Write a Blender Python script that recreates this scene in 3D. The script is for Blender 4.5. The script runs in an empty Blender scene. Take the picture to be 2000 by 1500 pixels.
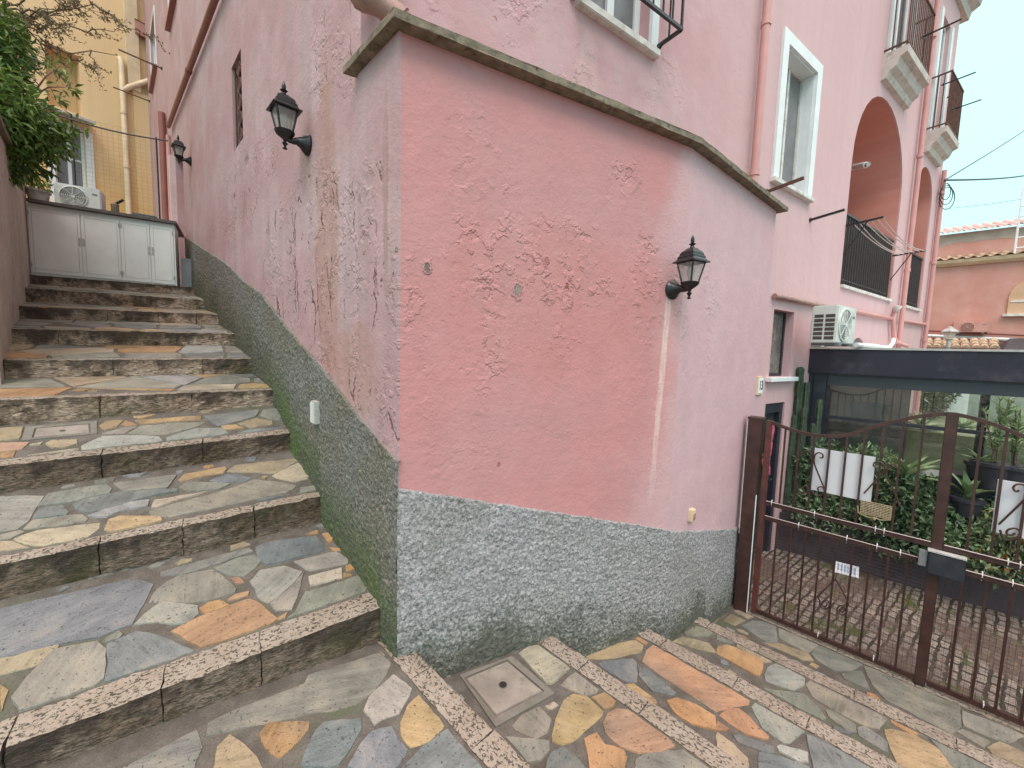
import bpy, bmesh, math, random
from math import radians, sin, cos, pi, atan2, hypot
from mathutils import Vector, Matrix, noise
random.seed(7)
S = bpy.context.scene
COL = S.collection

# ------------------------------------------------------------------ camera
F, EYE = 780.0, 1.55                      # focal length in pixels of a 2000 px wide picture, eye height
def cam_rot(p, r):
    Rp = Matrix(((1, 0, 0), (0, cos(p), sin(p)), (0, -sin(p), cos(p))))
    Rr = Matrix(((cos(r), 0, sin(r)), (0, 1, 0), (-sin(r), 0, cos(r))))
    return Rp @ Rr
RM = cam_rot(radians(4.9), radians(-1.62))
CAM = Vector((0, 0, EYE))
cd = bpy.data.cameras.new('camera'); co = bpy.data.objects.new('camera', cd); COL.objects.link(co)
cd.sensor_width = 36; cd.lens = F / 2000 * 36; cd.clip_start = .05; cd.clip_end = 400
cx, cy, cz = RM @ Vector((1, 0, 0)), RM @ Vector((0, 0, 1)), RM @ Vector((0, -1, 0))
co.matrix_world = Matrix(((cx.x, cy.x, cz.x, 0), (cx.y, cy.y, cz.y, 0), (cx.z, cy.z, cz.z, EYE), (0, 0, 0, 1)))
S.camera = co

# ------------------------------------------------------------------ sky, sun, exposure
SUN_AZ, SUN_EL = 182, 56                  # azimuth the light comes from (clockwise from the view axis), elevation
w = bpy.data.worlds.new('World'); S.world = w; w.use_nodes = True
nt = w.node_tree; nt.nodes.clear()
out = nt.nodes.new('ShaderNodeOutputWorld'); bg = nt.nodes.new('ShaderNodeBackground')
sky = nt.nodes.new('ShaderNodeTexSky'); sky.sky_type = 'NISHITA'; sky.sun_disc = False
sky.sun_elevation = radians(SUN_EL); sky.sun_rotation = radians(SUN_AZ)
tc = nt.nodes.new('ShaderNodeTexCoord'); sx = nt.nodes.new('ShaderNodeSeparateXYZ')
rp = nt.nodes.new('ShaderNodeValToRGB')   # overcast dome: brighter towards the zenith
rp.color_ramp.elements[0].position = 0.0; rp.color_ramp.elements[0].color = (.235, .40, .405, 1)
rp.color_ramp.elements[1].position = 1.0; rp.color_ramp.elements[1].color = (1.42, 1.09, 1.0, 1)
e = rp.color_ramp.elements.new(.56); e.color = (.26, .42, .42, 1)
e = rp.color_ramp.elements.new(.72); e.color = (.84, .735, .70, 1)
sc_ = nt.nodes.new('ShaderNodeVectorMath'); sc_.operation = 'SCALE'; sc_.inputs['Scale'].default_value = 26
mx = nt.nodes.new('ShaderNodeMix'); mx.data_type = 'RGBA'; mx.inputs[0].default_value = .93
L = nt.links.new
L(tc.outputs['Generated'], sx.inputs[0]); L(sx.outputs['Z'], rp.inputs[0]); L(rp.outputs[0], sc_.inputs[0])
L(sky.outputs[0], mx.inputs[6]); L(sc_.outputs[0], mx.inputs[7]); L(mx.outputs[2], bg.inputs[0]); L(bg.outputs[0], out.inputs[0])
bg.inputs[1].default_value = .1
sd = bpy.data.lights.new('sun', 'SUN'); so = bpy.data.objects.new('sun', sd); COL.objects.link(so)
sd.energy = 1.1; sd.angle = radians(20); sd.color = (1, .97, .93)
so.rotation_euler = (radians(90 - SUN_EL), 0, radians(180 - SUN_AZ) )
so.location = (2, -4, 12)
S.view_settings.view_transform = 'Standard'; S.view_settings.look = 'None'
S.view_settings.exposure = 0.35; S.view_settings.gamma = 1.0
S.cycles.max_bounces = 8; S.cycles.transparent_max_bounces = 12; S.cycles.sample_clamp_indirect = 6

# ------------------------------------------------------------------ picture measurements -> places in the world
def ray(x, y): return RM @ Vector(((x - 1000) / F, 1, -(y - 750) / F))
def dv(a): return Vector((sin(radians(a)), cos(radians(a)), 0))
def on_plane(x, y, P, n):
    d = ray(x, y); return CAM + d * ((Vector(P) - CAM).dot(n) / d.dot(n))
def on_z(x, y, z): return on_plane(x, y, Vector((0, 0, z)), Vector((0, 0, 1)))
class Fr:                                  # a vertical plane: s along it, d out of it, z up
    def __init__(f, o, az, naz): f.o = Vector((o[0], o[1], 0)); f.t = dv(az); f.n = dv(naz); f.az = az
    def p(f, s, d, z): return f.o + f.t * s + f.n * d + Vector((0, 0, z))
    def px(f, x, y):
        q = on_plane(x, y, f.o, f.n); return ((q - f.o).dot(f.t), q.z)
    def at(f, x, y, d=0.0):
        return on_plane(x, y, f.o + f.n * d, f.n)
C0 = on_z(779, 1281, 0)
W = Fr(C0, -45.2, -135.2)                  # alley wall
A = Fr(C0, 61.5, 151.5)                    # annex, near face
K0 = A.at(1325, 700)
B = Fr(K0, 49.3, 139.3)                    # annex, far face
M0 = W.p(.403, 0, 0)
M = Fr(M0, 56, 146)                        # street facade
LWd = Fr((-5.72, 4.74), -47.5, 42.5)       # wall on the left of the alley
GP = on_z(1455, 1192, -.84)
G = Fr(GP, 135, 225)                       # gate
U = Fr(C0, 45, 135)                        # street steps: s = down the street, d = across it
Y = Fr((-9.6, 11.2), 32, 122)              # yellow house

# ------------------------------------------------------------------ object helpers
def link(o, parent=None, local=False):
    COL.objects.link(o)
    if parent is not None:
        o.parent = parent
        if not local and parent.type == 'EMPTY': o.matrix_parent_inverse = parent.matrix_basis.inverted()
    return o
def tag(o, label=None, cat=None, group=None, kind=None):
    for k, v in (('label', label), ('category', cat), ('group', group), ('kind', kind)):
        if v: o[k] = v
    return o
def thing(name, label, cat, loc=(0, 0, 0), rz=0, group=None):
    o = bpy.data.objects.new(name, None); o.empty_display_size = .1
    o.location = loc; o.rotation_euler = (0, 0, rz); COL.objects.link(o)
    return tag(o, label, cat, group)
def dup(root, loc, rz, label, group=None):
    r = root.copy(); COL.objects.link(r); r.location = loc; r.rotation_euler = (0, 0, rz); r['label'] = label
    if group: r['group'] = group
    def rec(src, dst):
        for ch in [c for c in src.children]:
            c = ch.copy(); COL.objects.link(c); c.parent = dst; rec(ch, c)
    rec(root, r); return r
class MB:
    def __init__(m): m.v = []; m.f = []; m.col = None; m.smooth = False
    def add(m, vs, fs):
        b = len(m.v); m.v += [tuple(v) for v in vs]; m.f += [tuple(b + i for i in f) for f in fs]; return m
    def hexa(m, c):                        # 8 corners: bottom ring, top ring
        return m.add(c, [(3, 2, 1, 0), (4, 5, 6, 7), (0, 1, 5, 4), (1, 2, 6, 5), (2, 3, 7, 6), (3, 0, 4, 7)])
    def box(m, fr, s0, s1, d0, d1, z0, z1):
        return m.hexa([fr.p(s0, d0, z0), fr.p(s1, d0, z0), fr.p(s1, d1, z0), fr.p(s0, d1, z0),
                       fr.p(s0, d0, z1), fr.p(s1, d0, z1), fr.p(s1, d1, z1), fr.p(s0, d1, z1)])
    def prism(m, ring0, ring1, cap=True):
        n = len(ring0); fs = [(i, (i + 1) % n, n + (i + 1) % n, n + i) for i in range(n)]
        if cap: fs += [tuple(range(n - 1, -1, -1)), tuple(range(n, 2 * n))]
        return m.add(list(ring0) + list(ring1), fs)
    def tube(m, pts, r, n=8, cap=True, square=False):
        pts = [Vector(p) for p in pts]; rs = r if isinstance(r, (list, tuple)) else [r] * len(pts)
        if square: n = 4
        rings = []; up = None
        for i, p in enumerate(pts):
            d = (pts[min(i + 1, len(pts) - 1)] - pts[max(i - 1, 0)])
            if d.length < 1e-9: d = Vector((0, 0, 1))
            d.normalize()
            if up is None:
                up = Vector((0, 0, 1)) if abs(d.z) < .9 else Vector((.7, .7, 0))
            a = d.cross(up)
            if a.length < 1e-5: a = d.cross(Vector((1, .3, .2)))
            a.normalize(); b = a.cross(d).normalized(); up = b
            o = pi / 4 if square else 0
            q = 1.414 if square else 1
            rings.append([p + (a * cos(2 * pi * k / n + o) + b * sin(2 * pi * k / n + o)) * rs[i] * q for k in range(n)])
        vs = [v for rg in rings for v in rg]; fs = []
        for i in range(len(pts) - 1):
            for k in range(n):
                fs.append((i * n + k, i * n + (k + 1) % n, (i + 1) * n + (k + 1) % n, (i + 1) * n + k))
        if cap: fs += [tuple(range(n - 1, -1, -1)), tuple((len(pts) - 1) * n + k for k in range(n))]
        return m.add(vs, fs)
    def lathe(m, prof, o, n=16, axis=Vector((0, 0, 1)), rot=0, sq=False):
        axis = Vector(axis).normalized(); a = axis.orthogonal().normalized(); b = axis.cross(a)
        if abs(axis.z) > .99: a, b = Vector((1, 0, 0)), Vector((0, 1, 0))
        if sq: n = 4; rot = pi / 4
        q = 1.414 if sq else 1
        vs = []; fs = []; o = Vector(o)
        for (r, h) in prof:
            for k in range(n):
                t = 2 * pi * k / n + rot; vs.append(o + axis * h + (a * cos(t) + b * sin(t)) * r * q)
        for i in range(len(prof) - 1):
            for k in range(n): fs.append((i * n + k, i * n + (k + 1) % n, (i + 1) * n + (k + 1) % n, (i + 1) * n + k))
        fs += [tuple(range(n - 1, -1, -1)), tuple((len(prof) - 1) * n + k for k in range(n))]
        return m.add(vs, fs)
    def mesh(m, name, mat, smooth=False, bevel=0):
        me = bpy.data.meshes.new(name); me.from_pydata([tuple(v) for v in m.v], [], m.f); me.update()
        if mat: me.materials.append(mat)
        if smooth or bevel:
            bm = bmesh.new(); bm.from_mesh(me)
            if bevel:
                bmesh.ops.recalc_face_normals(bm, faces=bm.faces)
                ed = [e for e in bm.edges if len(e.link_faces) == 2 and e.calc_face_angle(0) > .6]
                bmesh.ops.bevel(bm, geom=ed, offset=bevel, segments=2, affect='EDGES', clamp_overlap=True)
            if smooth:
                for f in bm.faces: f.smooth = True
                for e in bm.edges:
                    if len(e.link_faces) == 2 and e.calc_face_angle(0) > .7: e.smooth = False
            bm.to_mesh(me); bm.free()
        return me
    def build(m, name, mat, parent=None, local=False, smooth=False, bevel=0, label=None):
        o = bpy.data.objects.new(name, m.mesh(name, mat, smooth, bevel)); link(o, parent, local)
        if m.col is not None:
            at = o.data.attributes.new('tone', 'FLOAT_COLOR', 'POINT')
            at.data.foreach_set('color', [c for v in m.col for c in v]); o.data.attributes.new('turn', 'FLOAT', 'POINT').data.foreach_set('value', [v[3] for v in m.col])
        if label: o['label'] = label
        return o
def slab_mesh(name, fr, outer, holes, thick, mat, d=0.0):
    cu = bpy.data.curves.new('tmp', 'CURVE'); cu.dimensions = '2D'; cu.fill_mode = 'BOTH'; cu.extrude = thick / 2
    for ring in [outer] + list(holes):
        sp = cu.splines.new('POLY'); sp.points.add(len(ring) - 1); sp.use_cyclic_u = True
        for p, (x, y) in zip(sp.points, ring): p.co = (x, y, 0, 1)
    o = bpy.data.objects.new('tmp', cu); COL.objects.link(o); bpy.context.view_layer.update()
    dg = bpy.context.evaluated_depsgraph_get(); me = bpy.data.meshes.new_from_object(o.evaluated_get(dg))
    bpy.data.objects.remove(o); bpy.data.curves.remove(cu)
    for v in me.vertices: v.co = fr.p(v.co.x, d - thick / 2 + v.co.z, v.co.y)
    me.materials.clear(); me.materials.append(mat); me.name = name
    for p in me.polygons: p.use_smooth = False
    return me
def slab(name, fr, outer, holes, thick, mat, parent=None, d=0.0):
    return link(bpy.data.objects.new(name, slab_mesh(name, fr, outer, holes, thick, mat, d)), parent)
def rect(a, b, c, d): return [(a, c), (b, c), (b, d), (a, d)]
def arch(s0, s1, z0, zs, n=16):            # opening with a round head springing at zs
    c = (s0 + s1) / 2; r = (s1 - s0) / 2
    return [(s0, z0), (s1, z0)] + [(c + r * cos(pi * k / n), zs + r * sin(pi * k / n)) for k in range(n + 1)]

# ------------------------------------------------------------------ materials
class NT:
    def __init__(n, name):
        n.m = bpy.data.materials.new(name); n.m.use_nodes = True; n.t = n.m.node_tree; n.t.nodes.clear()
        n.out = n.new('ShaderNodeOutputMaterial'); n.b = n.new('ShaderNodeBsdfPrincipled'); n.l(n.b.outputs[0], n.out.inputs[0])
        n.g = n.new('ShaderNodeNewGeometry'); n.pos = n.g.outputs['Position']
    def new(n, t): return n.t.nodes.new(t)
    def l(n, a, b): n.t.links.new(a, b)
    def put(n, sock, v):
        if hasattr(v, 'is_output'): n.l(v, sock)
        elif v is not None:
            if isinstance(v, tuple) and len(v) == 3 and sock.type == 'RGBA': v = v + (1,)
            sock.default_value = v
    def math(n, op, a, b=None, c=None, clamp=False):
        x = n.new('ShaderNodeMath'); x.operation = op; x.use_clamp = clamp
        for i, v in enumerate((a, b, c)):
            if v is not None: n.put(x.inputs[i], v)
        return x.outputs[0]
    def dot(n, v, d, off=0.0):
        x = n.new('ShaderNodeVectorMath'); x.operation = 'DOT_PRODUCT'; n.l(v, x.inputs[0]); x.inputs[1].default_value = tuple(d)
        return n.math('SUBTRACT', x.outputs['Value'], off)
    def xyz(n, v):
        x = n.new('ShaderNodeSeparateXYZ'); n.l(v, x.inputs[0]); return x.outputs
    def comb(n, a, b, c):
        x = n.new('ShaderNodeCombineXYZ')
        for i, v in enumerate((a, b, c)): n.put(x.inputs[i], v)
        return x.outputs[0]
    def scale(n, v, sc):
        x = n.new('ShaderNodeVectorMath'); x.operation = 'MULTIPLY'; n.l(v, x.inputs[0]); x.inputs[1].default_value = sc; return x.outputs[0]
    def vadd(n, a, b):
        x = n.new('ShaderNodeVectorMath'); n.l(a, x.inputs[0]); n.l(b, x.inputs[1]); return x.outputs[0]
    def noise(n, v, sc, det=4, rough=.55, dist=0, color=False):
        x = n.new('ShaderNodeTexNoise'); n.put(x.inputs['Vector'], v); x.inputs['Scale'].default_value = sc
        x.inputs['Detail'].default_value = det; x.inputs['Roughness'].default_value = rough; x.inputs['Distortion'].default_value = dist
        return x.outputs['Color' if color else 'Fac']
    def voro(n, v, sc, feat='F1', rnd=1.0, out='Distance'):
        x = n.new('ShaderNodeTexVoronoi'); x.feature = feat; n.put(x.inputs['Vector'], v); x.inputs['Scale'].default_value = sc
        x.inputs['Randomness'].default_value = rnd; return x.outputs[out]
    def ss(n, v, a, b):                    # smooth step
        x = n.new('ShaderNodeMapRange'); x.interpolation_type = 'SMOOTHSTEP'; n.put(x.inputs[0], v)
        x.inputs[1].default_value = a; x.inputs[2].default_value = b; return x.outputs[0]
    def lin(n, v, a, b, c, d):
        x = n.new('ShaderNodeMapRange'); n.put(x.inputs[0], v)
        for i, q in enumerate((a, b, c, d)): x.inputs[i + 1].default_value = q
        return x.outputs[0]
    def mix(n, f, a, b, mode='MIX'):
        x = n.new('ShaderNodeMix'); x.data_type = 'RGBA'; x.blend_type = mode
        n.put(x.inputs[0], f); n.put(x.inputs[6], a); n.put(x.inputs[7], b); return x.outputs[2]
    def attr(n, name, out='Color'):
        x = n.new('ShaderNodeAttribute'); x.attribute_name = name; return x.outputs[out]
    def bump(n, h, strength=.5, dist=.01, nrm=None):
        x = n.new('ShaderNodeBump'); x.inputs['Strength'].default_value = strength; x.inputs['Distance'].default_value = dist
        n.l(h, x.inputs['Height'])
        if nrm: n.l(nrm, x.inputs['Normal'])
        return x.outputs[0]
    def done(n, col, rough=.7, nrm=None, metal=0, spec=None, alpha=None):
        n.put(n.b.inputs['Base Color'], col); n.put(n.b.inputs['Roughness'], rough); n.b.inputs['Metallic'].default_value = metal
        if nrm: n.l(nrm, n.b.inputs['Normal'])
        if spec is not None: n.b.inputs['Specular IOR Level'].default_value = spec
        return n.m
def plain(name, col, rough=.5, var=.15, sc=8, bump=.1, metal=0, dirt=None, bsc=60):
    n = NT(name); f = n.noise(n.pos, sc, 5)
    k = n.lin(f, .3, .7, 1 - var, 1 + var)
    c = n.mix(1, col, n.comb(k, k, k), 'MULTIPLY')
    if dirt: c = n.mix(n.ss(n.noise(n.pos, sc * 1.7, 6, .65), .5, .72), c, dirt)
    nr = n.bump(n.noise(n.pos, bsc, 4), bump, .004) if bump else None
    r = n.lin(n.noise(n.pos, sc * 3, 3), .3, .7, max(0, rough - .08), min(1, rough + .08))
    return n.done(c, r, nr, metal)

def wall_paint(name, fr, base, pale, var=1.0, streak=0.0, flaky=None, spots=(), stain=None, stripe=None, crack=0.0, fade=None, fine=1.0, deep_amt=.75, relief=3.0):
    """lime-painted plaster; fr gives the wall's own s/z coordinates. flaky = (s, z, radius s, radius z) of the peeling field"""
    n = NT(name); o = fr.o; s = n.dot(n.pos, fr.t, o.dot(fr.t)); z = n.xyz(n.pos)[2]; P = n.comb(s, 0.0, z)
    big = n.noise(P, 1.1, 4, .6); mid = n.noise(P, 4, 5, .6)
    c = n.mix(n.ss(big, .38, .66), base, pale)
    k = n.lin(mid, .25, .75, 1 - .09 * var, 1 + .07 * var); c = n.mix(1, c, n.comb(k, k, k), 'MULTIPLY')
    if fade:                               # paint bleached towards one side / height
        c = n.mix(n.math('MULTIPLY', n.ss(n.math('ADD', s if fade[0] == 's' else z, n.lin(big, 0, 1, -.5, .5)), fade[1], fade[2]), fade[4]), c, fade[3])
    if streak:                             # rain streaks, grey, running down
        st = n.noise(n.scale(P, (5.5, 1, .35)), 1.0, 6, .62); st2 = n.noise(n.scale(P, (16, 1, .5)), 1.0, 4, .6)
        f = n.math('MULTIPLY', n.ss(n.math('ADD', n.math('MULTIPLY', st, .7), n.math('MULTIPLY', st2, .3)), .44, .68), streak)
        c = n.mix(f, c, (.34, .27, .26))
    def blob(s0, z0, rs, rz, wob=.35):
        a = n.math('DIVIDE', n.math('SUBTRACT', s, s0), rs); b = n.math('DIVIDE', n.math('SUBTRACT', z, z0), rz)
        r2 = n.math('ADD', n.math('MULTIPLY', a, a), n.math('MULTIPLY', b, b))
        return n.ss(n.math('ADD', r2, n.lin(mid, .3, .7, -wob, wob)), 1.0, .35)
    if stain:
        for (s0, z0, rs, rz, colr, amt) in stain:
            sm = n.noise(n.scale(P, (14, 1, 1.2)), 1.0, 5, .6)
            f = n.math('MULTIPLY', blob(s0, z0, rs, rz), n.lin(sm, .3, .7, .25 * amt, amt), clamp=True); c = n.mix(f, c, colr)
    # relief: trowelled plaster, blisters and flakes
    h = n.math('MULTIPLY', n.noise(P, 26, 5, .6), .75 * fine)
    h = n.math('ADD', h, n.math('MULTIPLY', n.noise(P, 7, 3, .5), .9)); h = n.math('ADD', h, n.math('MULTIPLY', n.noise(P, 75, 3, .6), .36 * fine))
    fl = n.noise(P, 10, 4, .5, .15); clus = n.ss(n.noise(P, 2.7, 4, .55), .44, .60)
    edge = n.math('ADD', n.math('MULTIPLY', n.ss(fl, .53, .575), .45), n.math('MULTIPLY', n.math('SUBTRACT', n.ss(n.noise(P, 17, 3, .5, .3), .56, .63), n.ss(n.noise(P, 6, 4, .55), .57, .62)), .55))
    edge = n.math('MULTIPLY', edge, clus)
    if flaky:
        reg = None
        for q in flaky:
            b_ = blob(*q[:4]); b_ = n.math('MULTIPLY', b_, q[4]) if len(q) > 4 else b_
            reg = b_ if reg is None else n.math('MAXIMUM', reg, b_)
        h = n.math('ADD', h, n.math('MULTIPLY', n.math('MULTIPLY', edge, reg), relief))
        deep = n.math('MULTIPLY', n.ss(n.noise(P, 17, 4, .6, .5), .64, .67), n.ss(n.math('MULTIPLY', reg, n.noise(P, 3.1, 3)), .30, .5))
        c = n.mix(n.math('MULTIPLY', deep, deep_amt), c, (.36, .12, .09)); h = n.math('SUBTRACT', h, n.math('MULTIPLY', deep, 2 * deep_amt))
        if crack:                          # long thin vertical cracks with dark bottoms
            cv = n.vadd(n.scale(P, (5.5, 1, 1.3)), n.scale(n.noise(P, 6, 4, .6, color=True), (.9, 0, .5)))
            ck = n.ss(n.voro(cv, 1.0, 'DISTANCE_TO_EDGE'), .035, .008)
            ck = n.math('MULTIPLY', n.math('MULTIPLY', ck, n.ss(n.noise(n.scale(P, (1, 1, .6)), 5, 4, .6), .50, .60)), n.math('MULTIPLY', n.ss(reg, .2, .7), crack))
            pit = n.math('MULTIPLY', n.ss(n.voro(n.scale(P, (1.5, 1, .8)), 20), .20, .12), n.math('MULTIPLY', n.ss(n.noise(P, 4.3, 4, .6), .56, .64), reg))
            ck = n.math('MAXIMUM', ck, pit)
            c = n.mix(n.math('MULTIPLY', ck, .85), c, (.16, .075, .055)); h = n.math('SUBTRACT', h, n.math('MULTIPLY', ck, 4))
    for (s0, z0, r, colr) in spots:
        a = n.math('SUBTRACT', s, s0); b = n.math('MULTIPLY', n.math('SUBTRACT', z, z0), .62)
        rr = n.math('SQRT', n.math('ADD', n.math('MULTIPLY', a, a), n.math('MULTIPLY', b, b)))
        rr = n.math('ADD', rr, n.lin(n.noise(P, 30, 4, .6), .3, .7, -r * .55, r * .55)); f = n.ss(rr, r, r * .75)
        rim = n.math('SUBTRACT', n.ss(rr, r * 1.9, r * 1.05), f)
        h = n.math('ADD', h, n.math('MULTIPLY', rim, 1.5)); h = n.math('SUBTRACT', h, n.math('MULTIPLY', f, 2.5)); c = n.mix(f, c, colr)
    if stripe:                             # a line of old white filler: (s at top, s at bottom, half width, z top, z bottom)
        a, b, hw, zt, zb, colr = stripe
        cs = n.lin(z, zb, zt, b, a); ds = n.math('ABSOLUTE', n.math('SUBTRACT', s, n.math('ADD', cs, n.lin(mid, .3, .7, -.006, .006))))
        f = n.math('MULTIPLY', n.ss(ds, hw, hw * .55), n.math('MULTIPLY', n.ss(z, zb, zb + .9), n.ss(z, zt, zt - .03)))
        f = n.math('MULTIPLY', f, n.lin(n.noise(n.scale(P, (40, 1, 6)), 1.0, 4), .35, .6, .35, .9)); c = n.mix(f, c, colr)
        f2 = n.math('MULTIPLY', n.ss(ds, hw * 3.2, hw), n.math('MULTIPLY', n.ss(z, zb, zb + .9), n.ss(z, zt, zt - .1)))
        c = n.mix(n.math('MULTIPLY', f2, .3), c, (.62, .27, .24))
    nr = n.bump(h, .6, .010)
    return n.done(c, n.lin(mid, .3, .7, .68, .85), nr, spec=.3)

# ---- materials of the place
PINK, PALE = (.525, .238, .24), (.60, .33, .325)
m_alley = wall_paint('alley_plaster', W, (.44, .268, .282), (.49, .35, .37), 1.3, streak=.6,
    flaky=[(1.05, 1.9, 1.2, .9, .9), (.35, 1.6, .6, 1.1, .75), (1.7, 2.1, .7, .7, .8), (3.2, 3.0, 1.6, .5, .45), (.6, 3.3, .7, .5, .5)], crack=1.0,
    stain=[(.88, 2.2, .22, 1.1, (.36, .19, .125), .6), (.12, 2.3, .035, .55, (.27, .16, .11), .6), (.5, 1.4, .35, .35, (.40, .20, .13), .5), (1.25, 2.75, .12, .3, (.35, .22, .18), .6)])
m_annex = wall_paint('annex_plaster', A, PINK, (.50, .257, .26), .8, deep_amt=.22, relief=2.6,
    flaky=[(.95, 1.95, .95, .42, 1), (.4, 1.75, .5, .5, .8), (1.55, 2.0, .6, .5, .7), (.35, 1.2, .5, .4, .15), (1.2, 1.3, .8, .4, .12), (.3, 2.5, .4, .3, .4), (1.35, 2.55, .2, .2, .8)],
    stain=[(.9, 1.85, .9, .5, (.50, .20, .18), .4)],
    spots=[(.125, 1.93, .016, (.17, .145, .13)), (.62, 1.87, .022, (.27, .225, .20)), (.80, 2.05, .013, (.40, .16, .13)), (.945, 1.92, .012, (.34, .12, .10)), (.535, .93, .006, (.4, .12, .1))],
    stripe=(1.79, 1.72, .032, 1.95, .35, (.70, .60, .57)), fade=('s', 1.55, 1.95, (.57, .355, .375), .85))
m_annex_b = wall_paint('annex_far_plaster', B, (.565, .36, .39), (.575, .385, .41), .8, flaky=[(.35, 1.75, .5, .5, .3)], fine=.7)
m_fac = wall_paint('facade_plaster', M, (.53, .30, .315), (.56, .375, .395), .9, streak=.16,
    flaky=[(.6, 4.0, .7, .7, .9), (1.6, 3.5, .4, .3, .5), (2.4, 3.6, .4, .5, .35)], fade=('s', 2.2, 4.2, (.63, .42, .43), .75), fine=.6,
    stain=[(1.55, 3.4, .14, .45, (.60, .42, .40), .6)])
m_salmon = wall_paint('salmon_plaster', M, (.60, .25, .20), (.64, .30, .25), .6, fine=.5)
m_far = wall_paint('coral_plaster', Fr((14, 13), 133, 223), (.55, .27, .225), (.58, .33, .28), .8, fine=.4)
m_yellow = wall_paint('ochre_plaster', Y, (.72, .40, .125), (.72, .47, .21), .8, fine=.4, streak=.1, fade=('z', 3.6, 7.0, (.74, .55, .32), .9))
m_leftwall = wall_paint('left_wall_plaster', LWd, (.54, .47, .41), (.62, .55, .49), 1.8, streak=.6, flaky=[(0, 2.5, 9, 2, .6)], crack=.4)

def dado_mat(name, base, warm, damp=.40):
    n = NT(name); h = n.attr('rise', 'Fac'); P = n.pos
    f = n.noise(P, 2.6, 5, .6); g = n.noise(P, 105, 3, .6); g2 = n.noise(P, 24, 4, .6); g3 = n.noise(P, 62, 4, .62)
    c = n.mix(n.ss(f, .40, .62), base, warm)
    k = n.lin(n.math('ADD', n.math('MULTIPLY', g, .4), n.math('MULTIPLY', g3, .6)), .38, .62, .45, 1.36); c = n.mix(1, c, n.comb(k, k, k), 'MULTIPLY')  # shade of the pits put into the colour, from the relief's own noise
    mo = n.math('ADD', h, n.lin(f, .3, .7, -.14, .16)); mo = n.math('ADD', mo, n.lin(n.math('ADD', n.math('MULTIPLY', g2, .5), n.math('MULTIPLY', g3, .5)), .35, .65, -.16, .16))
    c = n.mix(n.math('MULTIPLY', n.ss(mo, damp, .03), .8), c, (.075, .078, .05))
    br = n.math('MULTIPLY', n.attr('moss', 'Fac'), n.ss(n.math('ADD', n.lin(f, .3, .7, -.1, .1), n.lin(g2, .3, .7, -.12, .12)), -.12, .1)); br = n.math('MULTIPLY', br, n.ss(mo, .52, .16))
    c = n.mix(n.math('MULTIPLY', br, .95), c, n.mix(n.ss(g, .4, .62), (.045, .085, .018), (.12, .20, .04)))
    hh = n.math('ADD', n.math('MULTIPLY', g, .4), n.math('MULTIPLY', g3, .8))
    return n.done(c, .9, n.bump(hh, 1.0, .011), spec=.2)
m_dadoA = dado_mat('rough_plinth_render', (.365, .35, .362), (.325, .31, .305))
m_dadoW = dado_mat('damp_plinth_render', (.20, .196, .18), (.18, .168, .135), .58)

def stone_mat():                           # split quartzite slabs: 'tone' holds each slab's own colour
    n = NT('flagstone'); t = n.mix(1, n.attr('tone'), (.60, .60, .61), 'MULTIPLY'); a = n.attr('turn', 'Fac'); P = n.pos
    vr = n.new('ShaderNodeVectorRotate'); vr.rotation_type = 'Z_AXIS'; n.l(P, vr.inputs[0]); n.l(n.math('MULTIPLY', a, 6.28), vr.inputs['Angle'])
    off = n.vadd(vr.outputs[0], n.comb(n.math('MULTIPLY', a, 37.0), n.math('MULTIPLY', a, 91.0), 0.0))
    st = n.noise(n.scale(off, (4, 34, 4)), 1.0, 6, .62, .6); bl = n.noise(off, 6, 6, .62); fi = n.noise(P, 120, 3, .6)
    k = n.lin(n.math('ADD', n.math('MULTIPLY', st, .38), n.math('MULTIPLY', bl, .62)), .35, .65, .62, 1.32)
    c = n.mix(1, t, n.comb(k, k, k), 'MULTIPLY')
    c = n.mix(n.math('MULTIPLY', n.ss(bl, .50, .72), .3), c, n.mix(.5, t, (.42, .29, .14)))
    c = n.mix(n.math('MULTIPLY', n.ss(n.noise(off, 3.2, 4), .52, .70), .25), c, (.21, .22, .20))
    pit = n.ss(n.noise(P, 75, 4, .65), .635, .67); c = n.mix(n.math('MULTIPLY', pit, .8), c, (.05, .045, .04))
    pit2 = n.ss(n.noise(n.scale(off, (60, 160, 60)), 1.0, 3, .6), .66, .70); c = n.mix(n.math('MULTIPLY', pit2, .7), c, (.06, .05, .045))
    h = n.math('ADD', n.math('MULTIPLY', st, .7), n.math('MULTIPLY', fi, .5)); h = n.math('SUBTRACT', h, n.math('MULTIPLY', pit, 1.2))
    return n.done(c, n.lin(bl, .3, .7, .38, .62), n.bump(h, .8, .008), spec=.45)
m_stone = stone_mat()
def mortar():
    n = NT('mortar'); P = n.pos; a = n.noise(P, 9, 6, .65); b = n.noise(P, 140, 4, .7)
    c = n.mix(n.ss(a, .36, .66), (.082, .072, .060), (.132, .118, .102)); c = n.mix(n.ss(n.noise(P, 2.3, 5, .6), .54, .70), c, (.085, .095, .06))
    k = n.lin(b, .3, .7, .62, 1.32); c = n.mix(1, c, n.comb(k, k, k), 'MULTIPLY')
    return n.done(c, .85, n.bump(b, .6, .004))
m_mortar = mortar()
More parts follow.
